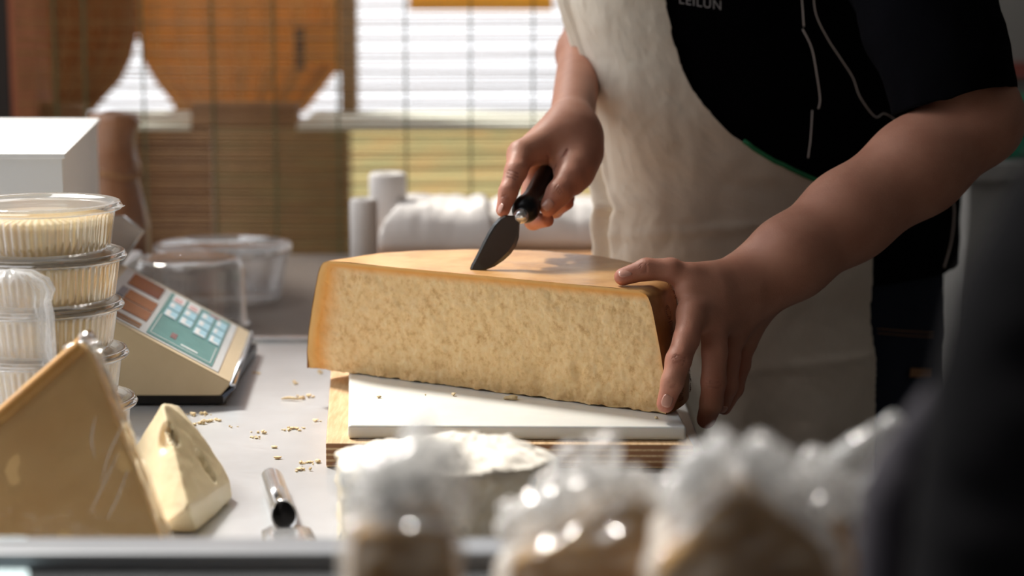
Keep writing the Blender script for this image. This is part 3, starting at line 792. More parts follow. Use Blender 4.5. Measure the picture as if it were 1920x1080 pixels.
# ================================================================== stacked tubs with pale filling
TXc, TYc = -.452, 1.92
lidz = [.2488-.0477*i for i in range(5)]
descr = ['topmost', 'second from the top', 'middle', 'second from the bottom', 'bottom']
M['filling'] = cheese('grated_filling', (.86, .72, .42), (.72, .46, .17), 22, .3)
def tubs():
    for i, lz in enumerate(lidz):
        b = lz-.0477+.0022 if i < 4 else .001
        ox = (.0, .003, -.001, .002, .009)[i]
        c = (TXc+ox, TYc, b); H_ = lz-b; R1, R0 = .0735, .066
        t = thing('deli_tub', c, f'clear ribbed plastic tub of pale cheese, {descr[i]} of the stack at left', 'tub', 'stacked cheese tubs')
        fl = lambda a, z: .010*math.cos(a*60)*(1 if .004 < z < H_-.008 else 0)
        G().lathe([(0, .0), (R0*.96, .0), (R0, .003), (R0+.001, .005), (R1-.002, H_-.010), (R1, H_-.007), (R1+.001, H_-.004)], c, 480, fl).put('tub_wall', M['tub'], t, True)
        G().lathe([(R1-.001, H_-.006), (R1+.005, H_-.006), (R1+.0062, H_-.004), (R1+.005, H_-.002), (R1+.002, H_-.0015), (R1+.004, H_+.0006), (R1+.0015, H_+.0015), (R1-.003, H_+.0004), (R1-.006, H_-.0025), (R1-.010, H_-.0027), (0, H_-.0027)], c, 96).put('lid', M['tub_rim'], t, True)
        tb = Vector(c)+Vector((math.cos(-.25-i*.2)*(R1+.006), math.sin(-.25-i*.2)*(R1+.006), H_-.002))
        G().prism([tb+Vector((0, -.007, 0)), tb+Vector((.009, -.004, .001)), tb+Vector((.009, .004, .001)), tb+Vector((0, .007, 0))], (0, 0, .0006)).put('tab', M['tub_rim'], t)
        top = H_-.012 if i == 0 else H_-.008
        ff = lambda a, z: .012*math.cos(a*60)
        o = G().lathe([(0, .002), (R0*.93, .002), (R1*.955-.001, top-.004), (R1*.9, top), (R1*.5, top+.003), (0, top+.001)], c, 480, ff).put('filling', M['filling'], t, True)
tubs()
def empty_tub(cx, cy, R, H, label, inv):
    t = thing('empty_tub', (cx, cy, .0005), label, 'tub')
    c = (cx, cy, .0005)
    fl = lambda a, z: .008*math.cos(a*70)*(1 if .01 < z < H-.012 else 0)
    if inv:
        G().lathe([(R, 0), (R+.004, .001), (R+.003, .004), (R-.001, .006), (R-.004, H-.014), (R-.007, H-.006), (R-.014, H), (R-.022, H-.002), (0, H-.002)], c, 280, fl).put('tub_wall', M['tub'], t, True)
        G().tube([Vector(c)+Vector(((R-.009)*math.cos(a), (R-.009)*math.sin(a), H-.003)) for a in (2*PI*q/60 for q in range(61))], .0025, 6).put('rim', M['tub_rim'], t, True)
    else:
        G().lathe([(0, 0), (R*.8, 0), (R*.83, .003), (R*.93, H-.016), (R*.95, H-.012)], c, 280, fl).put('tub_wall', M['tub'], t, True)
        G().lathe([(R*.95, H-.013), (R*.985, H-.012), (R, H-.004), (R-.002, H), (R-.006, H-.001), (R-.008, H-.006), (0, H-.006)], c, 96).put('lid', M['tub_rim'], t, True)
empty_tub(-.412, 2.86, .098, .078, 'empty clear plastic tub with wide rim, farther of the two behind the scale', False)
empty_tub(-.424, 2.635, .074, .092, 'upturned empty clear plastic tub, nearer of the two behind the scale', True)

# ================================================================== brown wrapped bundle behind box
bu = thing('wrapped_bundle', at(215, 420, 2.9), 'shiny brown wrapped bundle standing behind the white box', 'bundle')
bu.location.z = .0
c = at(205, 300, 2.93)
rows = []
for (z, r, dx) in ((0.001, .055, 0), (.05, .058, 0), (.10, .056, -.002), (.14, .05, -.004), (.165, .044, -.004), (.18, .046, -.002), (.20, .038, .0), (.225, .034, .004), (.245, .038, .008), (.258, .034, .008), (.262, .006, .006)):
    rows.append([Vector((c.x+dx+r*(1+.1*fbm((math.cos(a)*2, math.sin(a)*2, z*30), 1))*math.cos(a), c.y+r*math.sin(a), z)) for a in (2*PI*q/40 for q in range(40))])
G().grid(rows, True).put('wrapping', M['brownwrap'], bu, True)
G().tube([Vector((c.x-.004+.047*math.cos(a), c.y+.047*math.sin(a), .172+.004*math.sin(a*3))) for a in (2*PI*q/30 for q in range(31))], .004, 8).put('tie', M['stitch'], bu, True)

# ================================================================== white papers on the wooden shelf behind
wbd = thing('wooden_shelf_board', (.0, 3.0, 0), 'brown wooden board carrying white papers behind the half cheese wheel', 'board')
G().box(-.22, .42, 2.84, 3.16, .035, .062).put('plank', M['wood'], wbd, bevel=.002)
for x in (-.18, .14):
    G().box(x, x+.04, 2.88, 3.12, .0005, .035).put('foot', M['wood'], wbd)
def roll(px0, px1, pyt, Y, zb, label, tilt=0):
    a, b = at(px0, pyt, Y), at(px1, pyt, Y); r = (b.x-a.x)/2; cx = (a.x+b.x)/2; H_ = a.z-zb
    o = G().lathe([(0, 0), (r, 0), (r, H_-.004), (r-.003, H_), (r*.35, H_-.001), (r*.33, H_-.02), (0, H_-.02)], (cx, Y, zb), 40, lambda q, z: .03*math.sin(q*3+z*30)).put('paper_roll', M['paper'], None, True, loc=(cx, Y, zb))
    tag(o, label, 'paper roll', 'paper rolls')
roll(656, 708, 372, 2.80, .0, 'shorter white paper roll standing at the left end of the papers')
roll(692, 762, 324, 2.96, .0625, 'taller white paper roll standing behind the shorter one')
def sheetpile(px0, px1, pyt, pyb, Y, zb, depth, label, seed, zt_=None):
    a = at(px0, pyt, Y); b = at(px1, pyt, Y); H_ = (zt_ or a.z)-zb
    rows = []; NUu = 60
    for j in range(24):
        v = j/23; row = []
        for i in range(NUu+1):
            u = i/NUu; x = a.x+(b.x-a.x)*u; y = Y+depth*(v-.5)
            ed = min(1, min(u, 1-u)*9, min(v, 1-v)*6)
            h = H_*(.25+.75*ed**.5)*(1+.16*fbm((x*9+seed, y*9, 0), 1)+.05*fbm((x*40+seed, y*40, 0), 1))
            row.append(Vector((x+.006*fbm((x*20, y*20, seed), 1), y, zb+max(h, .004))))
        rows.append(row)
    g = G().grid(rows); nr = len(rows); nc = NUu+1
    # close down to the board
    per = [j*1 for j in range(nc)]+[r*nc+nc-1 for r in range(1, nr)]+[(nr-1)*nc+q for q in range(nc-2, -1, -1)]+[r*nc for r in range(nr-2, 0, -1)]
    base = len(g.v); g.v += [Vector((g.v[i].x, g.v[i].y, zb+.0005)) for i in per]; m_ = len(per)
    g.f += [(per[i], per[(i+1) % m_], base+(i+1) % m_, base+i) for i in range(m_)]+[tuple(base+i for i in range(m_))]
    o = g.put('paper_bundle', M['paper'], None, True, loc=(a.x, Y, zb)); tag(o, label, 'paper'); return o
sheetpile(722, 930, 376, 470, 2.96, .0625, .2, 'crumpled stack of white wrapping paper left of the knife hand', 3)
sheetpile(905, 1180, 372, 462, 3.02, .0625, .22, 'flatter stack of white wrapping paper behind the knife hand', 8)

# ================================================================== corer / steel scoop
a = pl(508, 897, .0115); b = pl(533, 968, .0115)
st = thing('steel_scoop', tuple(Vector((b.x, b.y, 0))), 'small steel tube-handled cheese tool lying on the table', 'cheese tool')
d = (b-a).normalized(); w_ = d.cross(Vector((0, 0, 1))).normalized(); rows = []; R = .0112
for s in (0, .02, .06, .5, .94, 1.0):
    row = []
    rr = R*(.80 if s == 0 else .96 if s == .02 else 1)
    for kx in range(28):
        an = 2*PI*kx/28; ext = 0
        if s == 1: ext = -.010*math.sin(an)      # slanted mouth
        row.append(a+(b-a)*s+d*ext+w_*(rr*math.cos(an))+Vector((0, 0, 1))*(rr*math.sin(an)))
    rows.append(row)
g = G().grid(rows, True); g.f.append(tuple(range(28)))
o = g.put('tube_handle', M['chrome'], st, True); s_ = o.modifiers.new('t', 'SOLIDIFY'); s_.thickness = .0012; s_.offset = -1
t0 = b-Vector((0, 0, .0105)); rows = []
for s, wd in ((0, .010), (.008, .015), (.016, .0205), (.05, .0225), (.053, .021)):
    rows.append([t0+d*(s-.004)+w_*(wd*q)+Vector((0, 0, .0006+.001*abs(q))) for q in (-1, -.5, 0, .5, 1)])
o = G().grid(rows).put('flat_blade', M['chrome'], st, True); s_ = o.modifiers.new('t', 'SOLIDIFY'); s_.thickness = .001; s_.offset = 1

# ================================================================== small pale wedge with holes
A = at(305, 754, 1.72); Lp = at(246, 851, 1.76); Fp = at(300, 994, 1.645); R1 = at(354, 953, 1.628)
pts = [A, Lp, Fp, R1, at(432, 902, 1.76), at(437, 932, 1.755), at(420, 950, 1.745), at(390, 960, 1.71), at(402, 850, 1.765), at(418, 874, 1.765), at(384, 824, 1.762), at(365, 800, 1.755), at(335, 772, 1.74)]
lowz = .0008
pts += [Vector((Fp.x+.006, Fp.y+.012, lowz)), Vector((R1.x+.002, R1.y+.026, lowz)), Vector((at(382, 985, 1.69).x, 1.69, lowz)), Vector((Lp.x+.006, 1.76, lowz)), Vector((at(425, 935, 1.75).x, 1.755, lowz+.002)), Vector((A.x, 1.80, A.z-.02)), Vector((A.x+.03, 1.82, lowz)), Vector((A.x-.01, 1.82, lowz))]
d1 = (309, 822, .0125, .006); d2 = (378, 858, .0075, .008); d3 = (388, 876, .0075, .008); d4 = (398, 892, .006, .006)
cw = hullmesh('cheese_wedge', pts, M['wedge'], None, 7, .0006, 50, (d1, d2, d3, d4), bev=.003, loc=tuple(pl(340, 990, 0)))
tag(cw, 'small pale cheese wedge with holes standing unwrapped on the steel table', 'cheese')

# ================================================================== big yellow wedge in cling film at left
bw = thing('wrapped_cheese_wedge', (-.38, 1.60, 0), 'tall yellow cheese wedge in cling film at the left front', 'cheese')
Yf, Yb = 1.655, 1.75
pp = [(150, 642), (166, 655), (317, 1045), (-70, 1045), (-100, 862), (-2, 776)]
front = [at(x, y, 1.565+.055*max(0, (1045-y))/400) for x, y in pp]
front[2].z = .001; front[3].z = .001
back = [Vector((p.x-.005, p.y+.055, p.z-.004 if p.z > .01 else .001)) for p in front]
hullmesh('cheese_body', front+back, M['wedge_big'], bw, 3, .0008, 30, bev=.003)
top = front[0]; pr = [front[0]+(front[4]-front[0])*(q/8) for q in range(9)]
def offp(p, d): return Vector((p.x, p.y, p.z))+d
rg_ = G(); rr = []
for p in pr:
    rr.append([p+Vector((-.002, -.0032, .001)), p+Vector((-.0015, .028, .004)), p+Vector((-.003, .057, .0)), p+Vector((.002, .057, -.006)), p+Vector((.004, -.0036, -.007))])
rg_.grid(rr, True); rg_.put('rind', M['wedge_rind'], bw, True)
def filmshell(name, pts, m, parent, off, disp, ns, loc=None):
    c = sum(pts, Vector())/len(pts)
    q = [p+(p-c).normalized()*off for p in pts]
    for v in q:
        if v.z < .0004 and off < .01: v.z = .0004
    return hullmesh(name, q, m, parent, 4, disp, ns, bev=.004)
filmshell('cling_film', front+back, M['film'], bw, .0035, .0018, 34)
for path in (((228, 800), (205, 850), (190, 905)), ((222, 850), (196, 905), (170, 960)), ((240, 880), (222, 930), (200, 975)), ((180, 780), (172, 820), (178, 860))):
    ps = spline([at(x, y, 1.5615+.055*max(0, (1045-y))/400-.0035) for x, y in path], 6)
    G().tube(ps, [.0002+.0006*math.sin(PI*q/(len(ps)-1)) for q in range(len(ps))], 6).put('film_crease', M['film_fg'], bw, True)
g = G()
for (px, py, r_) in ((168, 640, .008), (158, 652, .006), (178, 650, .007), (140, 650, .006)):
    blob('film_knot', at(px, py, 1.63), (r_*.8, r_*.8, r_*.8), M['film'], bw, 3, .006, 120)

# crumpled clear bag behind it at far left
bg_ = thing('clear_bag', (-.47, 1.79, 0), 'crumpled clear cellophane bag standing between the tubs and the yellow wedge', 'bag')
c = at(22, 600, 1.80); rows = []
for (z, r) in ((.0005, .040), (.04, .045), (.09, .043), (.13, .038), (.16, .033), (.172, .031), (.182, .034), (.192, .030), (.2, .018), (.202, .001)):
    zz = z
    rows.append([Vector((c.x+r*(1+.22*fbm((math.cos(a)*2.5, math.sin(a)*2.5, z*14), 1))*math.cos(a), c.y+.65*r*math.sin(a), zz+.006*fbm((math.cos(a)*2, math.sin(a)*2, 4), 1) if zz > .01 else zz)) for a in (2*PI*q/90 for q in range(90))])
G().grid(rows, True).put('cellophane', M['film_fg'], bg_, True)

# ================================================================== blue veined cheese chunk
zt2 = .088
tp = [pl(x, y, zt2+dz) for x, y, dz in ((630, 842, -.012), (700, 822, -.004), (790, 812, .0), (850, 808, .002), (905, 812, .002), (960, 822, -.002), (1012, 836, -.006), (1056, 862, -.014), (1000, 876, -.004), (930, 882, -.002), (858, 890, 0), (740, 892, -.002), (640, 880, -.008))]
bt = []
for i, p in enumerate(tp):
    bt.append(Vector((p.x*1.0, p.y+(.0 if p.y > 1.6 else .004), .001)))
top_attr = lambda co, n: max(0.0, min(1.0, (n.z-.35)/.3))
bc = hullmesh('blue_cheese', tp+bt, M['blue'], None, 5, .0042, 42, attr=top_attr, bev=.004, loc=(tp[10].x, tp[10].y+.04, 0))
tag(bc, 'crumbly blue-veined white cheese chunk in front of the marble slab', 'cheese')

# ================================================================== display counter in the foreground
dc = thing('display_counter', (0, 1.0, FZ), 'glass-topped display counter with pale metal rail in the near foreground', 'counter')
G().box(-1.2, .62, 1.268, 1.307, .070, .098).put('rail', M['rail'], dc, bevel=.004)
G().box(-1.2, .62, .935, 1.267, .070, .086).put('glass_top', M['glass_dark'], dc, bevel=.002)
G().box(-1.18, .60, .95, 1.30, FZ+.0005, .070).put('cabinet', M['steel_dark'], dc)
zc = .0862
gc = G().quads([pl(-60, 1012, zc), pl(50, 1012, zc), pl(58, 1200, zc), pl(-60, 1200, zc)]+[p+Vector((0, 0, .002)) for p in (pl(-60, 1012, zc), pl(50, 1012, zc), pl(58, 1200, zc), pl(-60, 1200, zc))])
tag(gc.put('checked_card', M['grid'], loc=tuple(pl(0, 1060, zc))), 'pale blue checked card lying on the counter at the lower left corner', 'card')

# wrapped wedges on the counter, strongly out of focus
def fg_wedge(apex, lft, rgt, Y, depth, label, seed, knots=(), rind=None, sp=()):
    a = at(*apex, Y); l_ = at(*lft, Y-.02); r_ = at(*rgt, Y-.02)
    t = thing('wrapped_wedge', (a.x, Y, zc), label, 'cheese', 'wrapped wedges on the counter')
    zb = zc+.001
    f = [a, l_, r_, Vector((l_.x-.006, Y-.03, zb)), Vector((r_.x+.006, Y-.03, zb))]
    b_ = [a+Vector((0, depth, -.006)), l_+Vector((.01, depth, 0)), r_+Vector((-.01, depth, 0)), Vector((l_.x, Y+depth, zb)), Vector((r_.x, Y+depth, zb))]
    hullmesh('cheese_body', f+b_, M['fg_cheese'], t, 2, .001, 30, bev=.004)
    c = sum(f+b_, Vector())/10
    q = [p+(p-c).normalized()*.009 for p in f+b_]
    for v in q: v.z = max(v.z, zb-.0006)
    hullmesh('plastic_wrap', q, M['film_fg'], t, 4, .0055, 26, bev=.005)
    rr = random.Random(seed)
    for (x, y, s) in knots:
        blob('film_gather', at(x, y, Y+.01), (s, s*.8, s*1.35), M['film_fg'], t, 4, s*.75, 60+10*rr.random(), rot=Matrix.Rotation(rr.uniform(-.6, .6), 3, 'Y'))
    for path in sp:
        pts = spline([at(x, y, Y+.01) for x, y, w in path], 5); ws = [w for x, y, w in path]
        rs = [float(np.interp(i/(len(pts)-1)*(len(ws)-1), range(len(ws)), ws)) for i in range(len(pts))]
        gg = G().tube(pts, rs, 14); gg.v = [v+Vector((fbm(v, 70), fbm(v+Vector((3, 1, 2)), 70), fbm(v+Vector((7, 1, 2)), 70)))*.003 for v in gg.v]
        gg.put('film_tail', M['film_fg'], t, True)
    return t
fg_wedge((745, 965), (660, 1000), (850, 1010), 1.02, .07, 'wrapped brown cheese wedge in front of the blue cheese, first from the left', 1,
         knots=((800, 860, .014), (720, 905, .017), (790, 930, .022), (700, 930, .012), (750, 960, .02), (830, 900, .012)))
fg_wedge((1190, 948), (960, 1050), (1300, 1020), 1.10, .06, 'wrapped brown cheese wedge below the right end of the marble slab', 2,
         knots=((1125, 860, .010), (1150, 930, .014), (1080, 960, .016), (1000, 985, .014), (1060, 905, .012), (1190, 920, .010)),
         sp=([(940, 1010, .010), (1030, 970, .016), (1120, 930, .015), (1190, 900, .009)],))
fg_wedge((1390, 910), (1230, 1070), (1560, 1040), .96, .07, 'tall wrapped brown cheese wedge in front of the apron hem, peaked', 3,
         knots=((1290, 885, .009), (1300, 950, .014), (1365, 855, .009), (1440, 865, .010), (1330, 905, .011), (1410, 895, .011), (1470, 935, .013), (1520, 980, .013), (1290, 990, .010)),
         sp=([(1300, 970, .008), (1295, 920, .011), (1345, 860, .009), (1370, 822, .005)], [(1410, 825, .005), (1450, 875, .011), (1500, 930, .016), (1540, 980, .012)]))
fg_wedge((1560, 930), (1480, 1040), (1620, 1060), 1.09, .04, 'rightmost wrapped wedge with a long twisted plastic tail beside the dark coat', 4,
         knots=((1525, 885, .008), (1560, 910, .014), (1580, 980, .014)),
         sp=([(1560, 960, .016), (1580, 890, .014), (1630, 840, .011), (1690, 785, .005)],))
# ================================================================== the cheesemonger
P = thing('person', (.36, 2.52, FZ), 'person in black short-sleeved shirt and cream apron cutting the big cheese with a knife', 'person')
def V3(*a): return Vector(at(*a))
h = .0017
# ---- left arm (right in view), hand pressed on the cheese
def smooth_arm(hand, lo, hi, palm, fingers, h, kf=.006, kk=.0012):
    f = Field(lo, hi, h)
    for c in palm: f.cone(*c[:4], k=c[4] if len(c) > 4 else .02, fl=c[5] if len(c) > 5 else None)
    base = f.D; allD = base.copy()
    for pts, rs in fingers:
        d = np.full(f.n, 1.0, np.float32); f.chain(pts, rs, .004, d)
        u = smin(base, d, kf); allD = smin(allD, u, kk)
    f.D = allD
    return f.mesh()
HY = 2.03
wr = V3(1412, 532, 2.035); el = V3(1832, 225, 2.14); up = V3(1768, 20, 2.20); sh = Vector((.57, 2.42, .80))
mi = V3(1298, 588, 1.958); mm = V3(1338, 606, 1.978); mr = V3(1370, 624, 2.006); mp = V3(1394, 640, 2.034)
toz = Vector((-.1, 1, 0)).normalized()
palmL = [
    (el, V3(1720, 312, 2.115), .0465, .0485, .02), (V3(1720, 312, 2.115), V3(1590, 405, 2.08), .0485, .0445, .02), (V3(1590, 405, 2.08), V3(1480, 485, 2.045), .0445, .0395, .02), (V3(1480, 485, 2.045), wr, .0395, .0345, .02),
    (el, up, .0465, .046, .015),
    (wr, V3(1340, 560, 2.0), .030, .020, .02), (V3(1395, 560, 2.03), mr, .024, .0175, .018), (V3(1345, 565, 2.0), mi, .021, .0150, .018), (V3(1370, 560, 2.01), mm, .022, .0155, .018),
    (V3(1410, 580, 2.05), mp, .020, .0140, .016),
    (V3(1385, 535, 2.02), V3(1296, 518, 1.985), .026, .0135, .016), (V3(1330, 545, 1.99), V3(1290, 545, 1.975), .019, .011, .014),
]
fingL = [
    ([V3(1300, 528, 1.985), V3(1258, 506, 1.98), V3(1212, 505, 1.978), V3(1168, 519, 1.975)], [.0155, .0115, .0108, .0088]),
    ([mi, V3(1287, 636, 1.935), V3(1272, 676, 1.918), V3(1261, 716, 1.908), V3(1248, 757, 1.906)], [.0145, .0125, .0122, .0108, .0088]),
    ([mm, V3(1340, 660, 1.958), V3(1338, 715, 1.952), V3(1334, 755, 1.960), V3(1324, 786, 1.975)], [.0145, .0125, .0122, .0112, .0095]),
    ([mr, V3(1366, 672, 1.992), V3(1362, 724, 1.988), V3(1352, 760, 2.0)], [.0135, .0118, .0112, .0088]),
    ([mp, V3(1388, 684, 2.025), V3(1376, 728, 2.02), V3(1358, 764, 2.022)], [.0120, .0102, .0096, .0076]),
]
lo = (.085, 1.86, .0); hi = (.62, 2.42, .66)
Vl, Fl = smooth_arm('L', (.085, 1.86, .0), (.60, 2.33, .60), palmL, fingL, .0020)
# ---- right arm (left in view), holding the knife
w2 = V3(1070, 238, 2.235); e2 = V3(1120, -20, 2.58); s2 = Vector((.24, 2.60, .84))
qi = V3(978, 290, 2.165); qm = V3(1000, 280, 2.205); qr = V3(1024, 284, 2.235); qp = V3(1048, 292, 2.255)
palmR = [
    (e2, V3(1090, 100, 2.46), .032, .0262, .02), (V3(1090, 100, 2.46), w2, .0262, .0240, .02), (e2, s2, .034, .038, .02),
    (w2, V3(1050, 262, 2.205), .024, .022, .02), (V3(1055, 255, 2.21), qi, .021, .0150, .018), (V3(1060, 252, 2.225), qm, .021, .0150, .018), (V3(1068, 255, 2.24), qr, .021, .0145, .018), (V3(1080, 262, 2.25), qp, .021, .0135, .016),
    (V3(1088, 262, 2.22), V3(1078, 316, 2.175), .024, .0195, .018), (V3(1092, 290, 2.205), V3(1070, 340, 2.160), .020, .0155, .015),
]
fingR = [
    ([V3(1082, 300, 2.185), V3(1068, 336, 2.155), V3(1048, 362, 2.138), V3(1029, 388, 2.128)], [.0190, .0155, .0135, .0100]),
    ([qi, V3(967, 322, 2.137), V3(953, 360, 2.118), V3(943, 394, 2.108)], [.0150, .0118, .0100, .0074]),
    ([qm, V3(1000, 330, 2.212), V3(992, 385, 2.190), V3(1000, 414, 2.158), V3(1026, 413, 2.132)], [.0140, .0115, .0105, .0095, .0072]),
    ([qr, V3(1020, 330, 2.238), V3(1022, 378, 2.222), V3(1040, 392, 2.185), V3(1064, 381, 2.158)], [.0135, .0112, .0105, .0095, .0070]),
    ([qp, V3(1048, 332, 2.25), V3(1052, 366, 2.225), V3(1066, 372, 2.20)], [.0125, .0100, .0092, .0070]),
]
Vr, Fr = smooth_arm('R', (-.05, 2.06, .12), (.17, 2.62, .56), palmR, fingR, .0017)
# ---- rest of the figure, coarser, mostly under clothing
T = Field((-.02, 2.1, FZ-.02), (.80, 3.0, 1.52), .011)
for a_, b_, ra, rb, k_ in (((.36, 2.53, .10), (.37, 2.52, .45), .10, .12, .06), ((.37, 2.52, .45), (.38, 2.52, .70), .125, .135, .06),
        ((.24, 2.52, .80), (.55, 2.50, .80), .075, .075, .06), ((.39, 2.50, .84), (.38, 2.44, .98), .06, .055, .04),
        ((.375, 2.415, 1.03), (.375, 2.43, 1.10), .075, .088, .03), ((.35, 2.34, 1.02), (.36, 2.36, 1.04), .04, .05, .03),
        ((.33, 2.55, .02), (.32, 2.60, -.42), .07, .065, .05), ((.30, 2.64, -.42), (.30, 2.70, -.83), .06, .042, .03), ((.30, 2.70, -.86), (.27, 2.55, -.872), .035, .028, .03),
        ((.42, 2.55, .02), (.44, 2.58, -.42), .07, .065, .05), ((.47, 2.62, -.42), (.47, 2.68, -.83), .06, .042, .03), ((.47, 2.68, -.86), (.46, 2.53, -.872), .035, .028, .03),
        (s2, e2, .058, .04, .03), (sh, up, .062, .054, .03), (up, V3(1800, 120, 2.16), .046, .042, .02)):
    T.cone(a_, b_, ra, rb, k_, fl=None)
Vt, Ft = T.mesh()
verts = np.concatenate([Vl, Vr, Vt]); faces = np.concatenate([Fl, Fr+len(Vl), Ft+len(Vl)+len(Vr)])
# skin marks: creases at knuckles with shade painted in, redness on knuckles and fingertips
def segd(V, a, b):
    a = np.array(a); b = np.array(b); ba = b-a; t = np.clip((V-a)@ba/(ba@ba), 0, 1); return np.linalg.norm(V-a-t[:, None]*ba, axis=1)
crease = np.zeros(len(verts)); red = np.zeros(len(verts)); H2 = len(Vl)+len(Vr)
hv = verts[:H2]
def mark(px, py, Y, L, ang, s=.0009, n=3, gap=5.0, amt=1.0):
    for q in range(n):
        o = (q-(n-1)/2)*gap; ca, sa = math.cos(ang), math.sin(ang)
        x, y = px-sa*o, py+ca*o; l_ = L*(1-.2*abs(q-(n-1)/2))
        a = at(x-ca*l_/2, y-sa*l_/2, Y); b = at(x+ca*l_/2, y+sa*l_/2, Y)
        # follow view ray: compare in a plane facing the camera
        A, B = np.array(a), np.array(b); W = hv.copy();
        sc_ = (Y/np.maximum(W[:, 1], .1))[:, None]; org = np.array((0, 0, CH)); Wp = org+(W-org)*sc_
        d_ = segd(Wp, A, B); near = np.abs(W[:, 1]-Y) < .022
        crease[:H2] = np.maximum(crease[:H2], amt*np.exp(-(d_/s)**2)*near)
mark(1207, 503, 1.97, 17, 1.45, .0008, 3, 4.5, .6)
mark(1274, 674, 1.91, 24, .25, .0009, 3, 6, .55); mark(1260, 722, 1.90, 18, .25, .0007, 2, 5, .4)
mark(1338, 720, 1.94, 26, .1, .0009, 3, 6, .5)
mark(961, 328, 2.125, 20, .25, .0009, 3, 6, .7); mark(948, 368, 2.11, 14, .3, .0007, 2, 4, .5)
mark(1048, 355, 2.125, 18, .9, .0007, 2, 5, .4)
mark(1052, 300, 2.185, 44, 2.15, .0016, 1, 5, 1.0); mark(1028, 302, 2.185, 22, 1.45, .0012, 1, 5, .8)
for pts, rs in fingL+fingR:
    for j, w_ in ((1, .35), (2, .45), (len(pts)-1, .8)):
        if j < len(pts): red[:H2] = np.maximum(red[:H2], w_*np.exp(-(np.linalg.norm(hv-np.array(pts[j]), axis=1)/.016)**2))
obj('body', verts.tolist(), [tuple(f) for f in faces.tolist()], M['skin'], P, True, attrs={'crease': crease, 'red': red})
# nails: thin curved plates lying on the fingertip surface
def nail(px, py, Y, r, along, half_l, half_w, tilt=(0, -1, 0)):
    """centre pixel, depth; along = direction toward tip; tilt = outward direction"""
    c = at(px, py, Y); n_ = Vector(tilt).normalized(); t_ = Vector(along); t_ = (t_-n_*t_.dot(n_)).normalized(); s_ = n_.cross(t_)
    rows = []
    for i in range(9):
        u = -1+i/4; row = []
        for j in range(9):
            v = -1+j/4; k_ = math.sqrt(max(0, 1-(abs(u)**3.0)*.75))
            x = v*half_w*k_
            row.append(c+t_*(u*half_l)+s_*x-n_*(x*x/(2*r)+ (u*half_l)**2/(2*r*2.2)))
        rows.append(row)
    o = G().grid(rows).put('fingernail', M['nail'], P, True); m_ = o.modifiers.new('t', 'SOLIDIFY'); m_.thickness = .0008; m_.offset = 0
def dirpx(a, b, Y): return at(*b, Y)-at(*a, Y)
from mathutils.bvhtree import BVHTree
bvh = BVHTree.FromPolygons([tuple(v) for v in hv], [tuple(f) for f in np.concatenate([Fl, Fr+len(Vl)]).tolist()])
def nail_on(px, py, dvec, hl, hw, tilt=None, r=.008):
    o = Vector((0, 0, CH)); d_ = ray(px, py).normalized(); hit, nn, i, dist = bvh.ray_cast(o, d_)
    if hit is None: print('nail miss', px, py); return
    if nn.dot(d_) > 0: nn = -nn
    n_ = nn if tilt is None else (nn+Vector(tilt)).normalized()
    c = hit+nn*.0003
    t_ = Vector(dvec); t_ = (t_-n_*t_.dot(n_)).normalized(); s_ = n_.cross(t_); rows = []
    for i in range(9):
        u = -1+i/4; row = []
        for j in range(9):
            v = -1+j/4; x = v*hw*math.sqrt(max(0, 1-(abs(u)**3.0)*.75))
            row.append(c+t_*(u*hl)+s_*x-n_*(x*x/(2*r)+(u*hl)**2/(2*r*2.5)-.0004))
        rows.append(row)
    oo = G().grid(rows).put('fingernail', M['nail'], P, True); m_ = oo.modifiers.new('t', 'SOLIDIFY'); m_.thickness = .0006; m_.offset = 0
nail_on(1251, 752, dirpx((1260, 722), (1248, 760), 1.9), .0062, .0052)
nail_on(1172, 511, dirpx((1207, 503), (1160, 518), 1.97), .0066, .0048, (0, -.2, .9))
nail_on(1027, 384, dirpx((1048, 362), (1024, 390), 2.13), .0064, .0055)
nail_on(938, 391, dirpx((948, 366), (936, 402), 2.1), .0056, .0036, (-.6, 0, .1))
nail_on(1356, 768, dirpx((1362, 740), (1354, 772), 2.0), .005, .004)

# ---- clothing as cross-section lofts about a leaning torso
def zrow(py, Y): return at(960, py, Y).z
TY = 2.50; SHR = .09
# rows: py at depth TY, left px, right px, half depth
TR = [(-900, 1120, 1780, .13), (-500, 1095, 1800, .15), (-200, 1078, 1800, .155), (0, 1074, 1800, .16), (100, 1104, 1800, .165), (200, 1120, 1810, .168), (300, 1123, 1835, .17), (400, 1123, 1835, .17), (480, 1127, 1828, .17), (560, 1160, 1820, .165), (640, 1245, 1822, .16), (740, 1290, 1822, .155), (860, 1296, 1820, .15), (1000, 1300, 1795, .15), (1300, 1305, 1795, .15)]
def sect(py, off=0.0, fold=0.0):
    l = interp([(r[0], r[1]) for r in TR], py); r = interp([(r[0], r[2]) for r in TR], py); hd = interp([(r[0], r[3]) for r in TR], py)
    L_, R_ = at(l, py, TY), at(r, py, TY)
    return (L_.x+R_.x)/2, (R_.x-L_.x)/2+off, TY, hd+off, L_.z
def tp_(py, ang, off=0.0, sq=2.3):
    cx, a, cy, b, z = sect(py, off); c, s = math.cos(ang), math.sin(ang)
    e = 2/sq
    return Vector((cx+a*math.copysign(abs(c)**e, c), cy+b*math.copysign(abs(s)**e, s)+SHR*math.copysign(abs(c)**e, c), z))
def loft(py0, py1, a0, a1, off, n=70, m=120, wob=None, closed=False):
    rows = []
    for i in range(n+1):
        py = py0+(py1-py0)*i/n; row = []
        for j in range(m if closed else m+1):
            an = a0+(a1-a0)*j/m; row.append(tp_(py, an, off+(wob(py, an) if wob else 0)))
        rows.append(row)
    return rows
wobs = lambda py, an: .006*fbm((an*3, py/160, 2), 1)
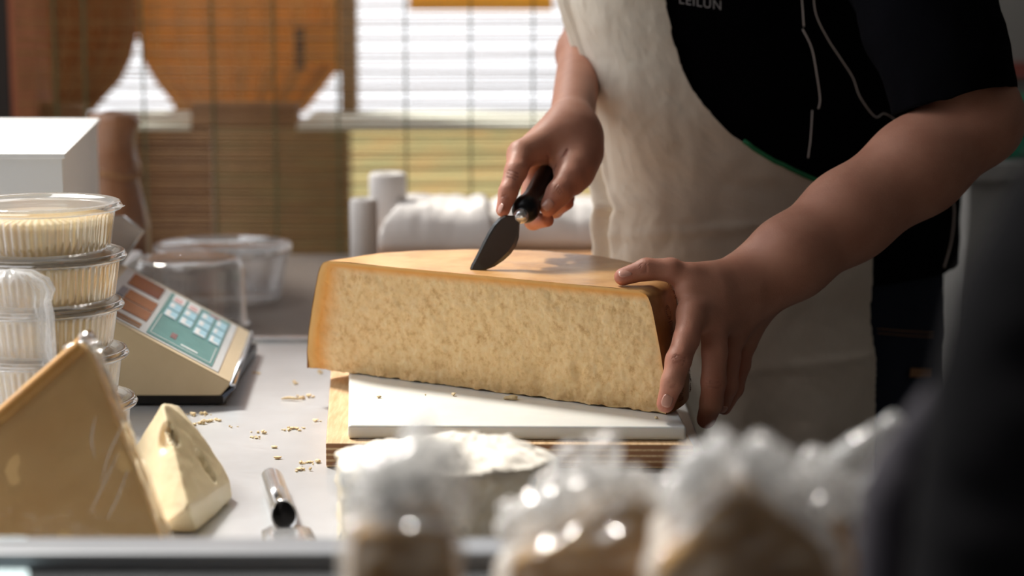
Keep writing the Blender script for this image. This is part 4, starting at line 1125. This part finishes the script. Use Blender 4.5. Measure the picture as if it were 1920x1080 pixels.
g = G().grid(loft(-880, 508, 0, 2*PI, -.006, 60, 96, wobs, True), True)
# shoulders cap
capr = []
for i in range(6):
    t_ = i/5; row = []
    for j in range(96):
        p = tp_(-880, 2*PI*j/96, -.006); c_ = Vector((.38, 2.48, p.z)); q_ = p.lerp(c_, t_*.82); q_.z = p.z+.06*math.sin(t_*PI/2); row.append(q_)
    capr.append(row)
g.grid(capr, True)
shirt = g.put('shirt', M['shirt'], P, True); s_ = shirt.modifiers.new('t', 'SOLIDIFY'); s_.thickness = .002
# sleeves: wide short sleeves
def sleeve(path, radii, name='sleeve', hemcut=None, flat=1.0):
    pts = spline(path, 8); n_ = len(pts); rs = [float(np.interp(i/(n_-1)*(len(radii)-1), range(len(radii)), radii)) for i in range(n_)]
    g = G().tube(pts, rs, 64, cap=False)
    g.v = [v+Vector((fbm(v, 9), fbm(v+Vector((4, 0, 1)), 9), fbm(v+Vector((1, 5, 1)), 9)))*.006 for v in g.v]
    o = g.put(name, M['shirt'], P, True); s_ = o.modifiers.new('t', 'SOLIDIFY'); s_.thickness = .003; s_.offset = 0
# left arm sleeve (right in view): from shoulder to hem crossing (1680,225)-(1895,165)
sleeve([Vector((.56, 2.48, .84)), V3(1722, -150, 2.30), V3(1730, -20, 2.21), V3(1766, 90, 2.16), V3(1790, 192, 2.145)], [.075, .080, .076, .069, .0640])
sleeve([Vector((.22, 2.55, .86)), V3(1165, -260, 2.52), V3(1140, -110, 2.53), V3(1118, -6, 2.565)], [.075, .066, .052, .045])
# jeans
def wob2(py, an): return .003*fbm((an*4, py/90, 9), 1)
g = G().grid(loft(455, 900, 0, 2*PI, -.020, 40, 96, wob2, True), True)
g.put('jeans', M['jeans'], P, True)
for sx in (.335, .46):
    G().tube([Vector((sx+.0, 2.60, -.02)), Vector((sx, 2.62, -.25)), Vector((sx, 2.66, -.5)), Vector((sx, 2.70, -.86))], [.095, .09, .082, .078], 32, cap=False).put('trouser_leg', M['jeans'], P, True)
    blob('shoe', (sx-.01, 2.60, FZ+.042), (.05, .14, .042), M['black'], P, 3)
# jeans details seen at the waist: pocket patch and rivet-coloured seam
def onbody(px, py, off, Yg=2.4):
    """point on the torso surface seen at a pixel"""
    best = None
    for k_ in range(240):
        an = -PI+PI*k_/239; q_ = tp_(py, an, off)
        # refine row so that projected y matches
        v = q_-Vector((0, 0, CH)); d_ = v.y*CP-v.z*SP; x = 960+F*v.x/d_
        if best is None or abs(x-px) < best[0]: best = (abs(x-px), an)
    an = best[1]; lo_, hi_ = py-140, py+140
    for _ in range(18):
        mid = (lo_+hi_)/2; q_ = tp_(mid, an, off); v = q_-Vector((0, 0, CH)); d_ = v.y*CP-v.z*SP; y = 540-F*(v.y*SP+v.z*CP)/d_
        if y < py: lo_ = mid
        else: hi_ = mid
    # angle again at that row
    b2 = None
    for k_ in range(480):
        a2 = -PI+PI*k_/479; q_ = tp_(mid, a2, off); v = q_-Vector((0, 0, CH)); d_ = v.y*CP-v.z*SP; x = 960+F*v.x/d_
        if b2 is None or abs(x-px) < b2[0]: b2 = (abs(x-px), a2)
    return tp_(mid, b2[1], off), mid, b2[1]
def line(name, pts, r, m, off):
    q_ = [onbody(x, y, off)[0] for x, y in pts]; q_ = spline(q_, 6); return G().tube(q_, r, 8).put(name, m, P, True)
line('white_piping', [(1500, -40), (1505, 10), (1507, 50)], .0007, M['piping'], .004)
line('white_piping', [(1505, 55), (1521, 90), (1533, 140), (1537, 185), (1534, 204)], .0008, M['piping'], .004)
line('white_piping', [(1523, 207), (1520, 255), (1517, 296)], .0007, M['piping'], .004)
line('white_piping', [(1524, -30), (1529, 25), (1552, 72), (1576, 110), (1600, 146), (1612, 182), (1640, 219), (1657, 213), (1678, 224)], .0007, M['piping'], .004)
line('white_piping', [(1787, 362), (1789, 400), (1784, 450), (1770, 502)], .0012, M['piping'], .002)
for yy in (618, 626): line('jeans_seam', [(1645, yy), (1700, yy+4), (1750, yy+6)], .0006, M['stitch'], -.017)
g = G(); c_ = [onbody(x, y, -.016)[0] for x, y in ((1708, 690), (1748, 692), (1748, 708), (1706, 707))]
G().prism(c_, (0, -.001, 0)).put('jeans_label', M['stitch'], P)
c_ = [onbody(x, y, -.016)[0] for x, y in ((1722, 535), (1762, 532), (1764, 586), (1724, 584))]
# ---- apron
EDGE = [(-300, 1215), (-60, 1240), (0, 1250), (60, 1262), (110, 1278), (150, 1300), (190, 1335), (225, 1370), (255, 1415), (275, 1450), (300, 1500), (318, 1545), (332, 1590), (348, 1640), (362, 1690)]
def xedge(py): return interp(EDGE, py) if py < 362 else interp([(362, 1690), (380, 1640), (480, 1632), (560, 1630), (640, 1640), (760, 1639), (900, 1640)], py)
def aprow(py, n, off):
    # angle where the right edge sits
    xe = xedge(py); cx, a, cy, b, z = sect(py, off); best = None
    for k_ in range(400):
        an = -PI+PI*k_/399; q_ = tp_(py, an, off); v = q_-Vector((0, 0, CH)); d_ = v.y*CP-v.z*SP; x = 960+F*v.x/d_
        if an > -PI*.98 and (best is None or abs(x-xe) < best[0]): best = (abs(x-xe), an)
    return best[1]
rows = []; NA_ = 200
pys = [-300+6*i for i in range(int(1220/6))]
for py in pys:
    ae = aprow(py+(0), 0, .006); row = []
    # front of the ellipse sits nearer, so its rows drop lower in view: the edge table is compensated
    for j in range(NA_+1):
        u = j/NA_; an = -PI*1.13+(ae+PI*1.13)*u
        cx, a, cy, b, z = sect(py)
        fold = 0
        # long hanging folds near the left side
        fw = math.exp(-((u-.27-.02*math.sin(py/200))/.018)**2)*.012+math.exp(-((u-.345-.025*math.sin(py/200+.6))/.02)**2)*.009*max(0, 1-py/480)*(1 if py < 520 else max(0, 1-(py-520)/100))
        fw += math.exp(-((u-.05)/.03)**2)*.006
        fw -= math.exp(-((u-.307-.02*math.sin(py/200))/.016)**2)*.007
        lower = max(0, min(1, (py-520)/200))
        fw += lower*.006*math.sin(u*19+1+py/300)
        fw += .0028*fbm((an*2.2, py/130, 3), 1)+.0012*fbm((an*7, py/45, 5), 1)
        fw += .0022*math.exp(-((py-430+60*u)/9)**2)*(u > .3)*(u < .8)+.002*math.exp(-((py-655+30*u)/8)**2)*(u > .5)
        row.append(tp_(py, an, .008+fw))
    rows.append(row)
ag = G().grid(rows); ap = ag.put('apron', M['apron'], P, True); s_ = ap.modifiers.new('t', 'SOLIDIFY'); s_.thickness = .0014; s_.offset = 1
tr = [rows[i][-1]+Vector((.001, -.0005, .0012)) for i, py in enumerate(pys) if 235 < py < 362]
G().tube(tr, .0028, 8).put('green_binding', M['green'], P, True)
def wedge_spot(px, py, s):
    q_, _, _ = onbody(px, py, .0125)
    return q_
# small stains on the apron
g = G(); 
for (px, py, s) in ((1456, 787, .002), (1464, 790, .0012), (1402, 774, .0018), (1418, 775, .002), (1386, 771, .0014), (1472, 720, .0014)):
    pass
# chest lettering, its upper part cut by the frame
c = bpy.data.curves.new('lettering', 'FONT'); c.body = 'LEILUN'; c.size = .0175; c.extrude = .0003; c.space_character = 1.12
o = bpy.data.objects.new('t', c); COL.objects.link(o); dg = bpy.context.evaluated_depsgraph_get()
me = bpy.data.meshes.new_from_object(o.evaluated_get(dg)); bpy.data.objects.remove(o)
vs = []; wmax = max(v.co.x for v in me.vertices)
cache = {}
for v in me.vertices:
    u = v.co.x/wmax; px = 1272+u*80; py = 6+u*13-v.co.y*1480
    key = (round(px), round(py))
    if key not in cache: cache[key] = onbody(px, py, .0)[0]
    q_ = at(px, py, cache[key].y-.0022-(.0004 if v.co.z > 0 else 0)); vs.append(q_)
obj('chest_lettering', vs, [tuple(p.vertices) for p in me.polygons], mat('grey_print', (.42, .42, .44), rough=.7), P, False)
# hair and face features (above the frame)
blob('hair', (.38, 2.44, 1.12), (.098, .105, .085), mat('brown_hair', (.06, .035, .02), rough=.7), P, 3, .006, 20)

# ================================================================== dark-coated person in the foreground right
Q = thing('person', (.42, .80, FZ), 'blurred person in a dark coat at the right edge of the foreground', 'person')
S = Field((.08, .55, FZ-.02), (.80, 1.15, 1.9), .012)
for a_, b_, ra, rb, k_ in (((.44, .82, 1.32), (.44, .84, .95), .13, .14, .06), ((.44, .84, .95), (.44, .84, .55), .14, .15, .06), ((.44, .84, .55), (.44, .84, .1), .15, .15, .06),
        ((.30, .82, .33), (.58, .82, .33), .08, .08, .06), ((.44, .82, .50), (.44, .81, .62), .06, .058, .04),
        ((.44, .80, .66), (.44, .82, .74), .08, .095, .04)): pass
body2 = [((.40, .80, .0), (.42, .80, .34), .115, .115, .08), ((.32, .80, .36), (.56, .80, .36), .085, .085, .08), ((.44, .80, .42), (.44, .79, .58), .06, .058, .05),
         ((.44, .78, .62), (.44, .80, .72), .078, .095, .04), ((.44, .85, .60), (.44, .86, .66), .03, .03, .03),
         ((.36, .80, -.05), (.36, .80, -.45), .11, .075, .05), ((.36, .80, -.45), (.36, .80, -.84), .07, .05, .04), ((.36, .80, -.86), (.36, .90, -.872), .035, .028, .03),
         ((.52, .80, -.05), (.52, .80, -.45), .11, .075, .05), ((.52, .80, -.45), (.52, .80, -.84), .07, .05, .04), ((.52, .80, -.86), (.52, .90, -.872), .035, .028, .03),
         ((.30, .80, .36), (.25, .80, .12), .06, .05, .03), ((.25, .80, .12), (.25, .85, -.12), .045, .034, .03), ((.25, .85, -.12), (.25, .87, -.20), .03, .022, .02),
         ((.60, .80, .36), (.65, .80, .12), .06, .05, .03), ((.65, .80, .12), (.66, .85, -.12), .045, .034, .03), ((.66, .85, -.12), (.66, .87, -.20), .03, .022, .02)]
for c_ in body2: S.cone(*c_)
Vs, Fs = S.mesh(); obj('body', Vs.tolist(), [tuple(f) for f in Fs.tolist()], M['skin'], Q, True, attrs={'crease': [0]*len(Vs), 'red': [0]*len(Vs)})
blob('hair', (.44, .76, .72), (.105, .11, .105), bpy.data.materials['brown_hair'], Q, 3, .006, 20)
# coat: rows of (py, left px) at depth .84
CR = [(-300, 2150), (0, 2060), (180, 1985), (290, 1925), (360, 1885), (420, 1850), (470, 1822), (520, 1800), (570, 1782), (620, 1768), (700, 1748), (800, 1730), (900, 1716), (1000, 1704), (1080, 1696), (1400, 1680), (2000, 1670)]
rows = []
for i in range(70):
    py = -300+2300*i/69; l = at(interp(CR, py), py, .80); row = []
    R_ = .70; cx = (l.x+R_)/2; a = (R_-l.x)/2; b = .12 if py > 250 else .06+.06*(py+300)/550
    for j in range(80):
        an = 2*PI*j/80; row.append(Vector((cx+a*math.cos(an), .79+b*math.sin(an), l.z))+Vector((0, fbm((an, py/200, 1), 2)*.008, 0)))
    rows.append(row)
ct = G().grid(rows, True); b0_ = len(rows[0]); ct.f.append(tuple(range(b0_)))
ct.put('coat', M['coat'], Q, True)
# coat pocket flap / sleeve hanging forward left of the body
sl_ = spline([at(1795, 740, .86), at(1750, 830, .89), at(1716, 930, .895), at(1704, 1100, .895), at(1704, 1300, .895)], 6)
G().tube(sl_, [.012+.012*min(1, i/12) for i in range(len(sl_))], 24).put('sleeve', mat('grey_violet_sleeve', (.035, .030, .042), rough=.9), Q, True)

# things behind on the right
gb = thing('green_crate', at(1895, 300, 3.2), 'green plastic crate partly seen behind the arm at right', 'crate')
a = at(1862, 195, 3.2); b = at(2100, 300, 3.2)
G().box(a.x, b.x, 3.2, 3.45, b.z, a.z).put('crate_body', M['greenbag'], gb, bevel=.01)
G().box(a.x-.008, b.x, 3.19, 3.46, a.z-.02, a.z+.001).put('crate_rim', M['greenbag'], gb, bevel=.004)
pd = thing('pale_stand', (at(1900, 300, 3.2).x, 3.3, FZ), 'pale grey stand holding the green crate at right', 'stand')
a2 = at(1800, 306, 3.15)
G().box(a2.x, b.x+.1, 3.15, 3.50, b.z-.03, b.z-.0005).put('stand_top', mat('pale_grey_paint', (.30, .29, .27), rough=.7), pd, bevel=.004)
G().box(a2.x+.02, b.x+.08, 3.17, 3.48, FZ, b.z-.03).put('stand_body', bpy.data.materials['pale_grey_paint'], pd)
